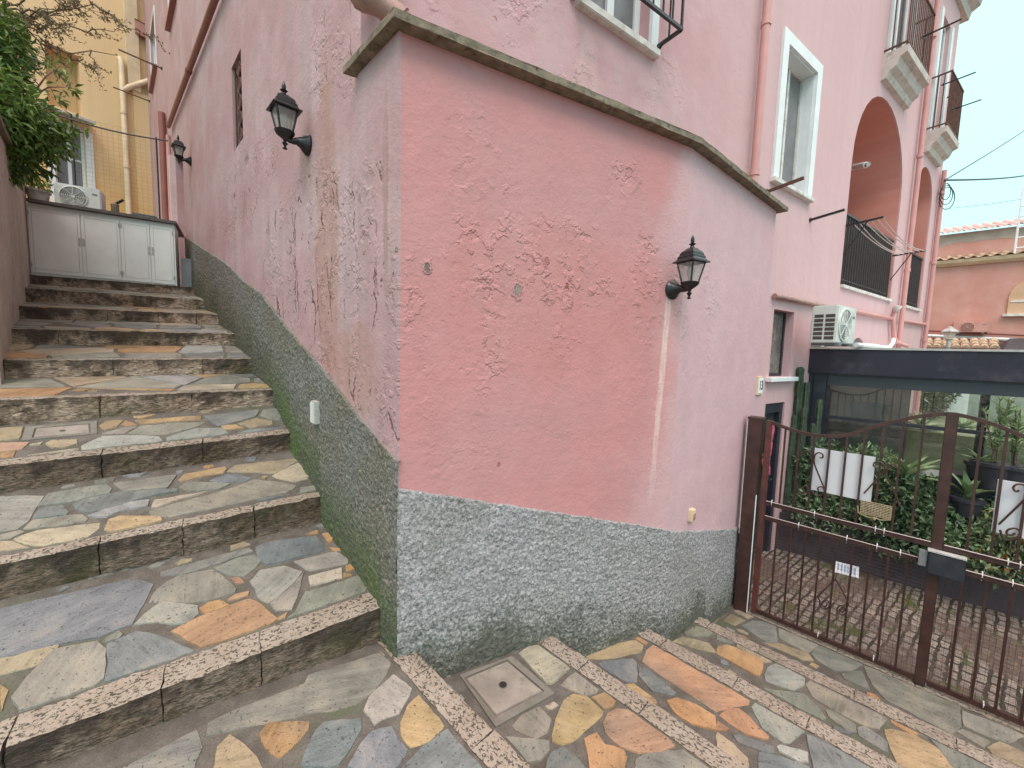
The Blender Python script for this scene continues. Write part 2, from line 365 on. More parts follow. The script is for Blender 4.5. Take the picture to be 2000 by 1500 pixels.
def travertine(name, fr, grime=1.0):
    """pitted limestone kerb: worn pale top, rock-faced front darkened by runs of dirt"""
    n = NT(name); P = n.pos; s = n.dot(P, fr.t); z = n.xyz(P)[2]
    up = n.ss(n.xyz(n.g.outputs['True Normal'])[2], .55, .85)
    a = n.noise(P, 5, 5, .6); f = n.noise(P, 60, 4, .65)
    top = n.mix(n.ss(a, .35, .65), (.27, .222, .178), (.31, .265, .22))
    top = n.mix(n.ss(n.noise(P, 2.1, 4), .5, .68), top, (.24, .205, .165))
    vz = n.comb(s, n.dot(P, fr.n), n.math('MULTIPLY', z, 2.2))
    worm = n.noise(n.scale(vz, (60, 95, 60)), 1.0, 4, .65, .6); pit = n.ss(worm, .555, .61)
    top = n.mix(n.math('MULTIPLY', pit, .75), top, (.045, .035, .028))
    fc = n.mix(n.ss(a, .38, .62), tuple(v * grime for v in (.40, .285, .21)), tuple(v * grime for v in (.50, .385, .30))); fc = n.mix(n.ss(n.noise(P, 3.3, 5, .6), .50, .64), fc, (.14, .10, .065))
    rip = n.noise(n.scale(vz, (30, 30, 52)), 1.0, 5, .68, .5); k = n.lin(rip, .36, .62, .3, 1.3); fc = n.mix(1, fc, n.comb(k, k, k), 'MULTIPLY')
    run = n.noise(n.comb(n.math('MULTIPLY', s, 3.6), 0.0, n.math('MULTIPLY', z, 1.6)), 1.0, 6, .68)
    hg = n.attr('hgt', 'Fac'); fc = n.mix(n.math('MULTIPLY', n.ss(n.math('ADD', run, n.lin(hg, 0, 1, -.13, .12)), .475, .62), .80), fc, (.045, .034, .027))
    fc = n.mix(n.math('MULTIPLY', n.ss(n.noise(P, 1.9, 5, .6), .55, .68), .42), fc, (.085, .085, .035))
    c = n.mix(up, fc, top)
    h = n.math('SUBTRACT', n.math('MULTIPLY', rip, n.lin(up, 0, 1, 1.5, .2)), n.math('MULTIPLY', pit, n.lin(up, 0, 1, .4, 1.6))); h = n.math('ADD', h, n.math('MULTIPLY', f, .5))
    return n.done(c, .82, n.bump(h, .9, .011), spec=.3)
m_travW = travertine('stair_limestone', Fr((0, 0), 56, 146))
m_travD = travertine('grimy_stair_limestone', Fr((0, 0), 56, 146), .50)
m_travU = travertine('street_limestone', Fr((0, 0), 135, 225))
m_cover = plain('cover_concrete', (.25, .22, .19), .8, .2, 9, .5, dirt=(.16, .14, .12), bsc=150)
m_frame = plain('cover_surround', (.17, .155, .135), .85, .2, 12, .5, dirt=(.13, .13, .095), bsc=120)
m_dark = plain('shade_black', (.015, .014, .013), .9, .1, 5, 0)  # flat black that paints shade into gaps, holes and openings
m_iron = plain('black_iron', (.012, .013, .016), .32, .3, 20, .15)
m_gate = plain('brown_gate_paint', (.058, .025, .021), .42, .35, 10, .25, dirt=(.05, .024, .018), bsc=90)
m_gate2 = plain('red_brown_post_paint', (.115, .034, .028), .45, .25, 6, .2, dirt=(.06, .026, .022))
m_rust = plain('rusty_bar', (.11, .045, .03), .7, .4, 14, .3, dirt=(.05, .02, .015))
m_white = plain('white_metal', (.78, .79, .77), .4, .05, 5, .05)
m_whitep = plain('white_panel', (.66, .65, .69), .5, .04, 4, .05)
m_trim = plain('white_trim', (.74, .77, .78), .7, .06, 5, .2)
m_marble = plain('marble_sill', (.66, .63, .60), .5, .15, 7, .15, dirt=(.45, .37, .30))
m_corbel = plain('corbel_stone', (.56, .49, .455), .7, .14, 6, .25, dirt=(.36, .29, .24))
m_anth = plain('anthracite_metal', (.026, .028, .04), .4, .14, 3, .08, dirt=(.05, .048, .056))
m_anth2 = plain('dark_violet_fascia', (.019, .0155, .031), .5, .2, 2.2, .08, dirt=(.047, .04, .056))
m_planter = plain('planter_render', (.058, .045, .055), .7, .25, 5, .3, dirt=(.035, .03, .034))
m_pipe = plain('pink_pipe', (.58, .29, .27), .5, .1, 4, .1)
m_pipe2 = plain('russet_pipe', (.26, .085, .07), .35, .15, 5, .1)
m_pipe3 = plain('old_pipe', (.36, .21, .18), .6, .25, 9, .3, dirt=(.20, .13, .10))
m_cream = plain('cream_pipe', (.66, .53, .36), .5, .12, 5, .1)
m_slate = plain('grey_shutter', (.20, .205, .22), .5, .1, 4, .1)
m_cop = plain('coping_stone', (.19, .155, .11), .85, .35, 16, .6, dirt=(.055, .043, .03), bsc=110)
m_plastic = plain('ac_plastic', (.62, .65, .62), .45, .05, 5, .05, dirt=(.50, .51, .47))
m_acdark = plain('ac_coil', (.07, .055, .05), .6, .3, 60, .3)
m_brass = plain('brass_plate', (.34, .27, .16), .4, .2, 20, .2)
m_bush = plain('grey_box', (.45, .45, .43), .55, .1, 8, .1, dirt=(.3, .3, .27))
m_wire = plain('cable_rubber', (.03, .03, .035), .5, .1, 5, 0)
m_line = plain('clothes_line', (.62, .50, .49), .7, .1, 5, 0)
m_soil = plain('soil', (.035, .026, .02), .95, .4, 20, .6)
m_tile_r = plain('roof_tile', (.50, .34, .31), .8, .35, 9, .3, dirt=(.30, .2, .17))
m_tile_y = plain('old_roof_tile', (.38, .28, .19), .85, .4, 14, .3, dirt=(.24, .16, .11))
m_black = plain('lettering', (.02, .025, .06), .6, .05, 5, 0)
m_bluep = plain('blue_print', (.24, .33, .46), .5, .2, 30, 0)
m_pinkcloth = plain('pink_cloth', (.42, .06, .12), .8, .5, 45, .2, dirt=(.6, .35, .38))
def glass(name, tint, rough=.05, clear=.5):
    n = NT(name); tr = n.new('ShaderNodeBsdfTransparent'); tr.inputs[0].default_value = tint + (1,)
    gl = n.new('ShaderNodeBsdfGlossy'); gl.inputs['Roughness'].default_value = rough
    fr = n.new('ShaderNodeFresnel'); fr.inputs[0].default_value = 1.5
    mxs = n.new('ShaderNodeMixShader'); n.l(n.lin(fr.outputs[0], 0, 1, 1 - clear, 1), mxs.inputs[0]); n.l(tr.outputs[0], mxs.inputs[1]); n.l(gl.outputs[0], mxs.inputs[2])
    n.l(mxs.outputs[0], n.out.inputs[0]); n.t.nodes.remove(n.b); return n.m
m_glass = glass('clear_glass', (.9, .95, .93), .02, .97)
def milk():
    n = NT('frosted_lamp_glass'); tr = n.new('ShaderNodeBsdfTransparent'); tr.inputs[0].default_value = (.95, .93, .91, 1); df = n.new('ShaderNodeBsdfTranslucent'); df.inputs[0].default_value = (.85, .82, .79, 1)
    d2 = n.new('ShaderNodeBsdfDiffuse'); d2.inputs[0].default_value = (.75, .72, .70, 1); a = n.new('ShaderNodeMixShader'); a.inputs[0].default_value = .5; n.l(df.outputs[0], a.inputs[1]); n.l(d2.outputs[0], a.inputs[2])
    m_ = n.new('ShaderNodeMixShader'); m_.inputs[0].default_value = .42; n.l(tr.outputs[0], m_.inputs[1]); n.l(a.outputs[0], m_.inputs[2]); n.l(m_.outputs[0], n.out.inputs[0]); n.t.nodes.remove(n.b); return n.m
m_lampglass = milk()
m_pane = plain('window_glass', (.055, .06, .066), .08, .25, 3, .03)
m_panel = plain('curtained_pane', (.17, .17, .175), .15, .15, 5, .02)
m_dirtyp = plain('dusty_pane', (.16, .15, .14), .3, .35, 6, .05, dirt=(.26, .25, .23))
m_tinted = plain('reflection_tinted_pane', (.27, .205, .21), .2, .35, 2.5, .03, dirt=(.36, .26, .26))  # pinkish brown of a reflection put into the pane's colour
m_lintel = plain('blue_grey_metal', (.05, .056, .07), .35, .12, 4, .05)
m_rail = plain('dark_brown_iron', (.045, .034, .034), .5, .25, 12, .15)
m_roofglass = glass('milky_roof_sheet', (.86, .88, .88), .3, .9)
m_blind = plain('grey_blind', (.17, .18, .195), .5, .1, 6, .1)
def cobble():
    n = NT('courtyard_setts'); P = n.pos
    vr = n.new('ShaderNodeVectorRotate'); vr.rotation_type = 'Z_AXIS'; n.l(P, vr.inputs[0]); vr.inputs['Angle'].default_value = radians(-38)
    br = n.new('ShaderNodeTexBrick'); n.l(n.vadd(vr.outputs[0], n.scale(n.noise(P, 5, 3, color=True), (.07, .07, 0))), br.inputs[0])
    br.inputs['Color1'].default_value = (.27, .235, .205, 1); br.inputs['Color2'].default_value = (.17, .15, .135, 1); br.inputs['Mortar'].default_value = (.04, .034, .026, 1)
    br.inputs['Scale'].default_value = 1.0; br.inputs['Brick Width'].default_value = .13; br.inputs['Row Height'].default_value = .075; br.inputs['Mortar Size'].default_value = .012
    f = n.noise(P, 1.6, 5, .65); g = n.noise(P, 55, 4, .7)
    c = n.mix(n.ss(f, .43, .60), br.outputs['Color'], (.095, .07, .058)); c = n.mix(n.ss(n.noise(P, 2.9, 5, .6), .55, .68), c, (.07, .085, .03))
    c = n.mix(n.ss(n.noise(P, 16, 5, .7), .56, .66), c, (.20, .12, .08))
    k = n.lin(g, .3, .7, .6, 1.35); c = n.mix(1, c, n.comb(k, k, k), 'MULTIPLY')
    return n.done(c, n.lin(f, .3, .7, .4, .8), n.bump(n.math('ADD', n.math('MULTIPLY', br.outputs['Fac'], -1.0), n.math('MULTIPLY', g, .4)), .8, .012))
m_cobble = cobble()
m_ground = plain('bare_ground', (.14, .12, .10), .95, .3, 2, .4)
m_lawn = plain('lawn_green', (.20, .225, .14), .95, .3, 1.6, .4, dirt=(.30, .31, .23))
def leafmat(name, dark, light, dry=None):
    n = NT(name); t = n.attr('tone'); x = n.xyz(t)
    c = n.mix(x[0], dark, light)
    if dry: c = n.mix(n.ss(x[1], .86, .93), c, dry)
    n.b.inputs['Transmission Weight'].default_value = 0
    tr = n.new('ShaderNodeBsdfTranslucent'); n.l(c, tr.inputs[0]); ms = n.new('ShaderNodeMixShader'); ms.inputs[0].default_value = .22
    n.l(n.b.outputs[0], ms.inputs[1]); n.l(tr.outputs[0], ms.inputs[2]); n.l(ms.outputs[0], n.out.inputs[0])
    return n.done(c, .38, None, spec=.5)
m_leaf = leafmat('tree_leaf', (.05, .11, .022), (.24, .36, .08), None)
m_leaf2 = leafmat('shrub_leaf', (.03, .065, .03), (.26, .37, .20))
m_leaf3 = leafmat('variegated_leaf', (.04, .07, .03), (.34, .42, .22), (.40, .18, .06))
m_blade = leafmat('agave_leaf', (.10, .18, .075), (.30, .40, .20))
m_cactus = plain('cactus_skin', (.045, .075, .045), .65, .4, 18, .5, dirt=(.12, .135, .085), bsc=120)
m_bark = plain('bark', (.10, .075, .055), .9, .3, 20, .6)
m_farleaf = leafmat('far_leaf', (.07, .10, .06), (.20, .25, .15))

# ================================================================== THE GROUND, THE STREET STEPS AND THE ALLEY STAIRS
TONES = {'g': (.29, .30, .255), 'b': (.243, .268, .268), 'n': (.36, .345, .285), 't': (.46, .38, .25), 'o': (.53, .32, .155), 'r': (.50, .30, .18),
         'y': (.52, .375, .20), 'c': (.52, .46, .35), 'd': (.215, .245, .245), 'l': (.40, .42, .38), 'p': (.50, .30, .20), 'w': (.56, .52, .46)}
ZOOM = {'a': (2.857, 0, 1000), 'B': (2.5, 600, 1000), 'C': (3.3333, 1400, 1050), 'd': (3, 0, 500), 'e': (4.287, 0, 800)}
def outlines(txt):
    """slab outlines measured on the photograph: tone, then x,y pairs; a letter before a pair names the enlargement it was read from"""
    res = []; zk = None
    for ln in txt.strip().split('\n'):
        tk = ln.split(); pts = []
        for t in tk[1:]:
            if t[0] in ZOOM: zk = t[0]; t = t[1:]
            x, y = map(float, t.split(',')); k, ox, oy = ZOOM[zk]; pts.append((ox + x / k, oy + y / k))
        res.append((tk[0], pts))
    return res
def inside(p, poly):
    c = False; j = len(poly) - 1
    for i in range(len(poly)):
        a, b = poly[i], poly[j]
        if (a[1] > p[1]) != (b[1] > p[1]) and p[0] < (b[0] - a[0]) * (p[1] - a[1]) / (b[1] - a[1]) + a[0]: c = not c
        j = i
    return c
def clip(poly, a, b, c):                   # keep a*x + b*y <= c
    r = []
    for i in range(len(poly)):
        p, q = poly[i - 1], poly[i]; u, v = a * p[0] + b * p[1] - c, a * q[0] + b * q[1] - c
        if u * v < 0: t = u / (u - v); r.append((p[0] + (q[0] - p[0]) * t, p[1] + (q[1] - p[1]) * t))
        if v <= 0: r.append(q)
    return r
def inset(poly, d):
    n = len(poly); ar = sum(poly[i - 1][0] * poly[i][1] - poly[i][0] * poly[i - 1][1] for i in range(n))
    sg = 1 if ar > 0 else -1; r = []
    for i in range(n):
        p, q, s = Vector(poly[i - 1]), Vector(poly[i]), Vector(poly[(i + 1) % n])
        e1 = (q - p); e2 = (s - q)
        if e1.length < 1e-6 or e2.length < 1e-6: continue
        n1 = Vector((-e1.y, e1.x)).normalized() * sg; n2 = Vector((-e2.y, e2.x)).normalized() * sg
        b = n1 + n2
        if b.length < .3: b = n1
        b.normalize(); k = d / max(.45, b.dot(n1)); r.append(tuple(q + b * k))
    return r
class Plane:                               # a paved surface; local a,b are plain x,y and the height follows the slope
    def __init__(s, p0, n): s.p0 = Vector(p0); s.n = Vector(n).normalized()
    def z(s, x, y): return s.p0.z - (s.n.x * (x - s.p0.x) + s.n.y * (y - s.p0.y)) / s.n.z
    def px(s, x, y): q = on_plane(x, y, s.p0, s.n); return (q.x, q.y)
def rough_ring(poly, step=.035, amp=.0035):
    r = []
    for i in range(len(poly)):
        p, q = Vector(poly[i]), Vector(poly[(i + 1) % len(poly)]); e = q - p; k = max(1, int(e.length / step)); nn = Vector((-e.y, e.x)).normalized() if e.length > 1e-6 else Vector((0, 0))
        for j in range(k):
            t = p + e * (j / k) + nn * random.uniform(-amp, amp)
            if j == 0: t = p + (q - p).normalized() * random.uniform(0, .006)
            r.append((t.x, t.y))
    return r
def pave(name, pl, region, txt, holes=(), cell=.24, tones='ggbbnnntlcoro', squash=(1, 1), label=None):
    """one paved surface: every slab an outline of its own, raised a few millimetres above the mortar"""
    mb = MB(); mb.col = []
    traced = [(t, [pl.px(*p) for p in pts]) for t, pts in outlines(txt)] if txt else []
    polys = []
    hol = [[pl.px(*p) for p in h] for h in holes]
    for t, pts in traced:
        big = inset(pts, -.005); big = big if len(big) == len(pts) else pts; rc = (sum(xs_[0] for xs_ in region) / len(region), sum(xs_[1] for xs_ in region) / len(region))
        for q in range(len(region)):       # keep slabs off the kerb
            p_, r_ = region[q - 1], region[q]; na_, nb2 = r_[1] - p_[1], p_[0] - r_[0]; cc = na_ * p_[0] + nb2 * p_[1]
            if na_ * rc[0] + nb2 * rc[1] > cc: na_, nb2, cc = -na_, -nb2, -cc
            if len(big) > 2: big = clip(big, na_, nb2, cc)
        if len(big) > 2: polys.append((t, big))
    xs = [p[0] for p in region]; ys = [p[1] for p in region]
    ax = Vector((cos(squash[1]), sin(squash[1]))) if squash[0] != 1 else Vector((1, 0)); bx = Vector((-ax.y, ax.x))
    seeds = []; k = squash[0]
    R0 = max(max(xs) - min(xs), max(ys) - min(ys)) * .75 + cell; cxm, cym = (max(xs) + min(xs)) / 2, (max(ys) + min(ys)) / 2
    na, nb = int(R0 / (cell * k)) + 1, int(R0 / cell) + 1
    for i in range(-na, na + 1):
        for j in range(-nb, nb + 1):
            p = Vector((cxm, cym)) + ax * (i + random.uniform(-.46, .46)) * cell * k + bx * (j + random.uniform(-.46, .46)) * cell
            if random.random() < .88: seeds.append(p)
    blockers = [p for _, p in traced] + hol
    for i, s in enumerate(seeds):
        if not (min(xs) - cell < s.x < max(xs) + cell and min(ys) - cell < s.y < max(ys) + cell): continue
        poly = list(region)
        for j, q in enumerate(seeds):
            if i == j: continue
            d = q - s
            if d.length > cell * 4.2 * max(1, k): continue
            poly = clip(poly, d.x, d.y, d.dot((q + s) / 2))
            if len(poly) < 3: break
        if len(poly) < 3: continue
        ctr = (sum(p[0] for p in poly) / len(poly), sum(p[1] for p in poly) / len(poly))
        tst = poly + [ctr] + [((poly[a - 1][0] + poly[a][0]) / 2, (poly[a - 1][1] + poly[a][1]) / 2) for a in range(len(poly))] + [((p[0] + ctr[0]) / 2, (p[1] + ctr[1]) / 2) for p in poly]
        if any(inside(t, b) for b in blockers for t in tst) or any(inside(v, poly) for b in blockers for v in b): continue
        if len(poly) > 4 and random.random() < .5: poly.pop(random.randrange(len(poly)))
        poly = inset(poly, random.uniform(.006, .013))
        ar = abs(sum(poly[a - 1][0] * poly[a][1] - poly[a][0] * poly[a - 1][1] for a in range(len(poly)))) / 2 if len(poly) > 2 else 0
        if ar < .002 or len(poly) < 3: continue
        polys.append((random.choice(tones), poly))
    placed = [p for _, p in polys] + hol; sm = cell * .42   # small pieces wedged into the wider gaps
    for _ in range(int((max(xs) - min(xs)) * (max(ys) - min(ys)) / (sm * sm) * 2.2)):
        s = Vector((random.uniform(min(xs), max(xs)), random.uniform(min(ys), max(ys)))); k_ = random.randint(4, 6); r_ = random.uniform(.022, .055); a0 = random.random() * 6
        st_ = random.uniform(1, 2.2); poly = []
        for q in range(k_):
            a_ = a0 + 2 * pi * q / k_ + random.uniform(-.3, .3); v_ = ax * (cos(a_) * r_ * st_) + bx * (sin(a_) * r_); poly.append((s.x + v_.x, s.y + v_.y))
        if not all(inside(v, region) for v in poly): continue
        fat = [(s.x + (v[0] - s.x) * 1.28, s.y + (v[1] - s.y) * 1.28) for v in poly] + [s] + [((poly[q - 1][0] + poly[q][0]) / 2, (poly[q - 1][1] + poly[q][1]) / 2) for q in range(k_)]
        near = [b for b in placed if abs(b[0][0] - s.x) < 1.2 and abs(b[0][1] - s.y) < 1.2]
        if any(inside(v, b) for b in near for v in fat) or any(inside(v, fat[:k_]) for b in near for v in b): continue
        placed.append(poly); polys.append((random.choice(tones), poly))
    for t, poly in polys:
        ring = rough_ring(poly); top = inset(ring, .0035)
        if len(top) != len(ring) or len(ring) < 3: top = ring
        h = random.uniform(.004, .008); base = TONES[t]; jit = random.uniform(.88, 1.12); a = random.random()
        col = (base[0] * jit * random.uniform(.95, 1.05), base[1] * jit, base[2] * jit * random.uniform(.93, 1.07), a)
        n = len(ring); gx, gy = random.gauss(0, .008), random.gauss(0, .008); c0_ = ring[0]
        vs = [(x, y, pl.z(x, y) - .006) for x, y in ring] + [(x, y, pl.z(x, y) + max(.002, min(.012, h + gx * (x - c0_[0]) + gy * (y - c0_[1])))) for x, y in top]
        ar = sum(ring[a_ - 1][0] * ring[a_][1] - ring[a_][0] * ring[a_ - 1][1] for a_ in range(n))
        fs = [(i, (i + 1) % n, n + (i + 1) % n, n + i) for i in range(n)] + [tuple(range(n, 2 * n))]
        if ar < 0: fs = [tuple(reversed(f)) for f in fs]
        mb.add(vs, fs); mb.col += [col] * (2 * n)
    o = mb.build(name, m_stone); tag(o, kind='structure')
    return o
def solid(name, pl, region, zb, mat):
    mb = MB(); mb.prism([(x, y, zb) for x, y in region], [(x, y, pl.z(x, y)) for x, y in region]); o = mb.build(name, mat); return tag(o, kind='structure')

mb = MB(); mb.add([(-150, -150, -1.35), (150, -150, -1.35), (150, 150, -1.35), (-150, 150, -1.35)], [(0, 1, 2, 3)]); tag(mb.build('ground', m_ground), kind='structure')

def rough_block(mb, c, nx, ny, nz, amp, seed):
    if not hasattr(mb, 'hg'): mb.hg = []
    """a squared stone with a worked, uneven face: 8 corners, subdivided and jittered"""
    c = [Vector(v) for v in c]
    def P(u, v, w_):
        a = c[0].lerp(c[1], u).lerp(c[3].lerp(c[2], u), v); b = c[4].lerp(c[5], u).lerp(c[7].lerp(c[6], u), v); p = a.lerp(b, w_)
        q = Vector((p.x * 23 + seed, p.y * 23, p.z * 40)); e = Vector((u - .5, v - .5, w_ - .5))
        d = noise.noise_vector(q) * amp; chip = 1
        if (u in (0, 1)) + (v in (0, 1)) + (w_ in (0, 1)) >= 2:
            ctr = (c[0] + c[6]) / 2; d += (ctr - p).normalized() * (.002 + .005 * abs(noise.noise(q * .6)))
        return p + d
    idx = {}
    def V(i, j, k):
        if (i, j, k) not in idx: idx[(i, j, k)] = len(mb.v); mb.v.append(tuple(P(i / nx, j / ny, k / nz))); mb.hg.append(k / nz)
        return idx[(i, j, k)]
    for i in range(nx):
        for j in range(ny):
            mb.f.append((V(i, j, nz), V(i + 1, j, nz), V(i + 1, j + 1, nz), V(i, j + 1, nz)))
        for k in range(nz):
            mb.f.append((V(i, 0, k), V(i + 1, 0, k), V(i + 1, 0, k + 1), V(i, 0, k + 1)))
            mb.f.append((V(i + 1, ny, k), V(i, ny, k), V(i, ny, k + 1), V(i + 1, ny, k + 1)))
    for j in range(ny):
        for k in range(nz):
            mb.f.append((V(0, j + 1, k), V(0, j, k), V(0, j, k + 1), V(0, j + 1, k + 1)))
            mb.f.append((V(nx, j, k), V(nx, j + 1, k), V(nx, j + 1, k + 1), V(nx, j, k + 1)))

# ---- alley stairs: nosing and foot of every riser, right end on the alley wall, left end on the wall opposite
NOS = [((750, 1185), (0, 1469)), ((632, 970), (0, 1105)), ((572, 847), (0, 912)), ((538, 762), (0, 783)), ((497, 702), (7, 705)), ((462, 653), (25, 643)), ((430, 615), (38, 599)), ((403, 587), (50, 563)), ((383, 562), (58, 537))]
BOT = [((755, 1250), (140, 1500)), ((645, 1030), (0, 1180)), ((582, 885), (0, 970)), ((538, 790), (0, 833)), ((497, 730), (5, 748)), ((463, 677), (25, 682)), ((432, 635), (40, 632)), ((405, 606), (53, 593)), ((385, 578), (60, 560))]
lw_n = LWd.n
def across(r, l, s_min=None):
    q = W.at(*r); p = on_plane(l[0], l[1], q, dv(146))
    d = p - q; k = (LWd.o - q).dot(lw_n) / d.dot(lw_n)
    full = q + d * k; full.z = q.z + (p.z - q.z) * min(k, 1.15)
    return q, full + (full - q).normalized() * .12
steps = []
for (nr, nl), (br, bl) in zip(NOS, BOT):
    a, b = across(nr, nl); c, d = across(br, bl)
    # the riser stands plumb under its nosing
    c = Vector((a.x, a.y, c.z)); d = Vector((b.x, b.y, d.z))
    steps.append([a, b, c, d])
steps[0][2].z = steps[0][3].z = -.01
def wall_ext(p, q, e=.06): return p + (p - q).normalized() * e
T1 = """b a0,545 330,470 740,375 855,405 820,480 740,625 560,700 330,740 0,825
n a835,505 870,440 930,395 990,360 1185,325 1240,360 1320,430 1310,450 1200,490 1080,510 900,505
l a750,630 800,580 890,510 990,515 1100,530 1110,570 1060,620 980,630 880,615
g a570,735 590,710 660,670 685,685 670,705 600,730
b a595,745 660,715 760,672 830,680 960,725 1140,805 900,890 640,985 600,990 585,950 605,860
r a955,672 1090,600 1385,490 1430,500 1490,555 1550,600 1470,660 1340,720 1165,795 1110,755
o a1110,545 1165,510 1225,497 1280,520 1150,575
o a1270,495 1310,465 1390,445 1385,465 1280,503
p a1285,375 1330,365 1360,395 1320,405
g a1190,320 1330,260 1415,240 1455,275 1430,310 1360,362 1290,360 1240,340
g a890,340 1000,310 1380,205 1415,222 1330,252 1200,297 1040,345 900,360
d a1425,200 1500,170 1760,135 1800,170 1815,215 1720,240 1490,300 1440,260
l a1395,395 1450,330 1580,305 1645,325 1685,333 1645,390 1595,436 1500,510 1440,480 1425,430
n a1695,338 1665,450 1630,545 1540,555 1503,518 1602,446 1650,394
n a1640,280 1870,225 1945,265 1940,290 1735,335
c a1720,365 1905,315 1910,370 1735,415
y a1915,345 1970,355 1918,375
o a1925,305 1980,285 1985,315 1935,335
o a1840,200 1935,205 1925,220 1860,220
o a1800,125 1850,115 1880,145 1840,175
o a1705,130 1770,105 1775,120
g a1560,635 1650,560 1700,450 1820,420 2000,355 2046,423 2030,470 1850,560 1600,640
t a0,820 320,740 330,750 230,850 0,915
n a60,1050 100,1000 150,930 300,780 540,730 590,770 590,850 580,930 500,1000 210,1110 120,1120
y a0,950 45,1000 0,1130
o a1545,600 1605,560 1590,590 1550,610"""
T2 = """g e315,815 400,710 750,650 890,635 935,670 920,700 780,730 600,775
g e945,625 1480,555 1410,660 1030,690
y e1495,595 1540,545 1640,530 1880,480 1895,500 1870,535 1650,570 1530,605
b e600,800 760,745 1000,700 1480,672 1490,690 1250,735 850,850 730,870 640,840
l e735,900 860,850 1100,780 1250,765 1235,815 1000,860 900,905
b e270,925 330,830 520,800 575,865 560,880
n e195,1010 270,930 680,880 735,920 720,940 540,970
c e100,1095 300,1020 640,975 840,950 830,1000 740,1070 420,1140 280,1145
y e875,1010 905,930 990,900 1340,905 1360,930 1300,950 1050,1010 930,1030
n e0,735 370,725 310,810 250,930 160,1000 0,1030
n e0,1060 150,1020 205,1030 100,1085 0,1100
t e0,1110 90,1105 250,1160 0,1190
n e1270,895 1240,860 1300,835 1750,720 d1400,1350 1490,1315 1650,1330 1735,1350 1690,1385 1300,1470 e1400,905
c e1270,820 1290,765 1750,692 1480,765 1300,828
g e1500,660 1560,612 1840,622 1930,627 1840,670 1600,690
t d1330,1268 1370,1232 1720,1190 1750,1203 1620,1275 1400,1268
c d1595,1290 1750,1212 1815,1305 1730,1325 1640,1310
b d1230,1320 1335,1278 1475,1302 1430,1328 1290,1330
g d1760,1360 1840,1350 1870,1395 1750,1410"""
T3 = """y e830,140 880,100 1030,95 980,150 880,175
o e1020,130 1050,95 1150,130 1060,140
y e1130,95 1680,58 1690,92 1480,98 1180,128
g e1075,200 1170,142 1480,112 1715,108 1650,140 1400,208 1250,213
n e850,205 1060,148 1150,145 1050,198
l e680,310 860,225 1100,217 1330,230 1365,260 1250,290 850,350 690,350
l e1390,240 1640,160 1860,160 1910,200 1700,250 1400,275
b d1195,940 1520,905 1500,943 1280,1003
g d1525,940 1540,905 1610,895 1650,930 1640,965 1580,958
t d1390,985 1500,952 1590,967 1600,990 1470,1010
y d1290,995 1380,990 1430,1010 1320,1020
b d1340,1060 1460,1018 1650,1002 1690,1030 1500,1060
p e0,285 240,280 180,335 0,355
t e385,290 430,265 640,255 650,290 540,320 440,325
c e250,297 360,277 340,297 255,307
o e0,370 130,350 110,410 0,425
c e235,385 400,362 660,327 650,350 300,390
t e0,165 190,150 160,250 0,270"""
MAN3 = [(50, 835), (189, 823), (190, 848), (42, 862)]
tread_txt = {0: T1, 1: T2, 2: T3}
planes = []
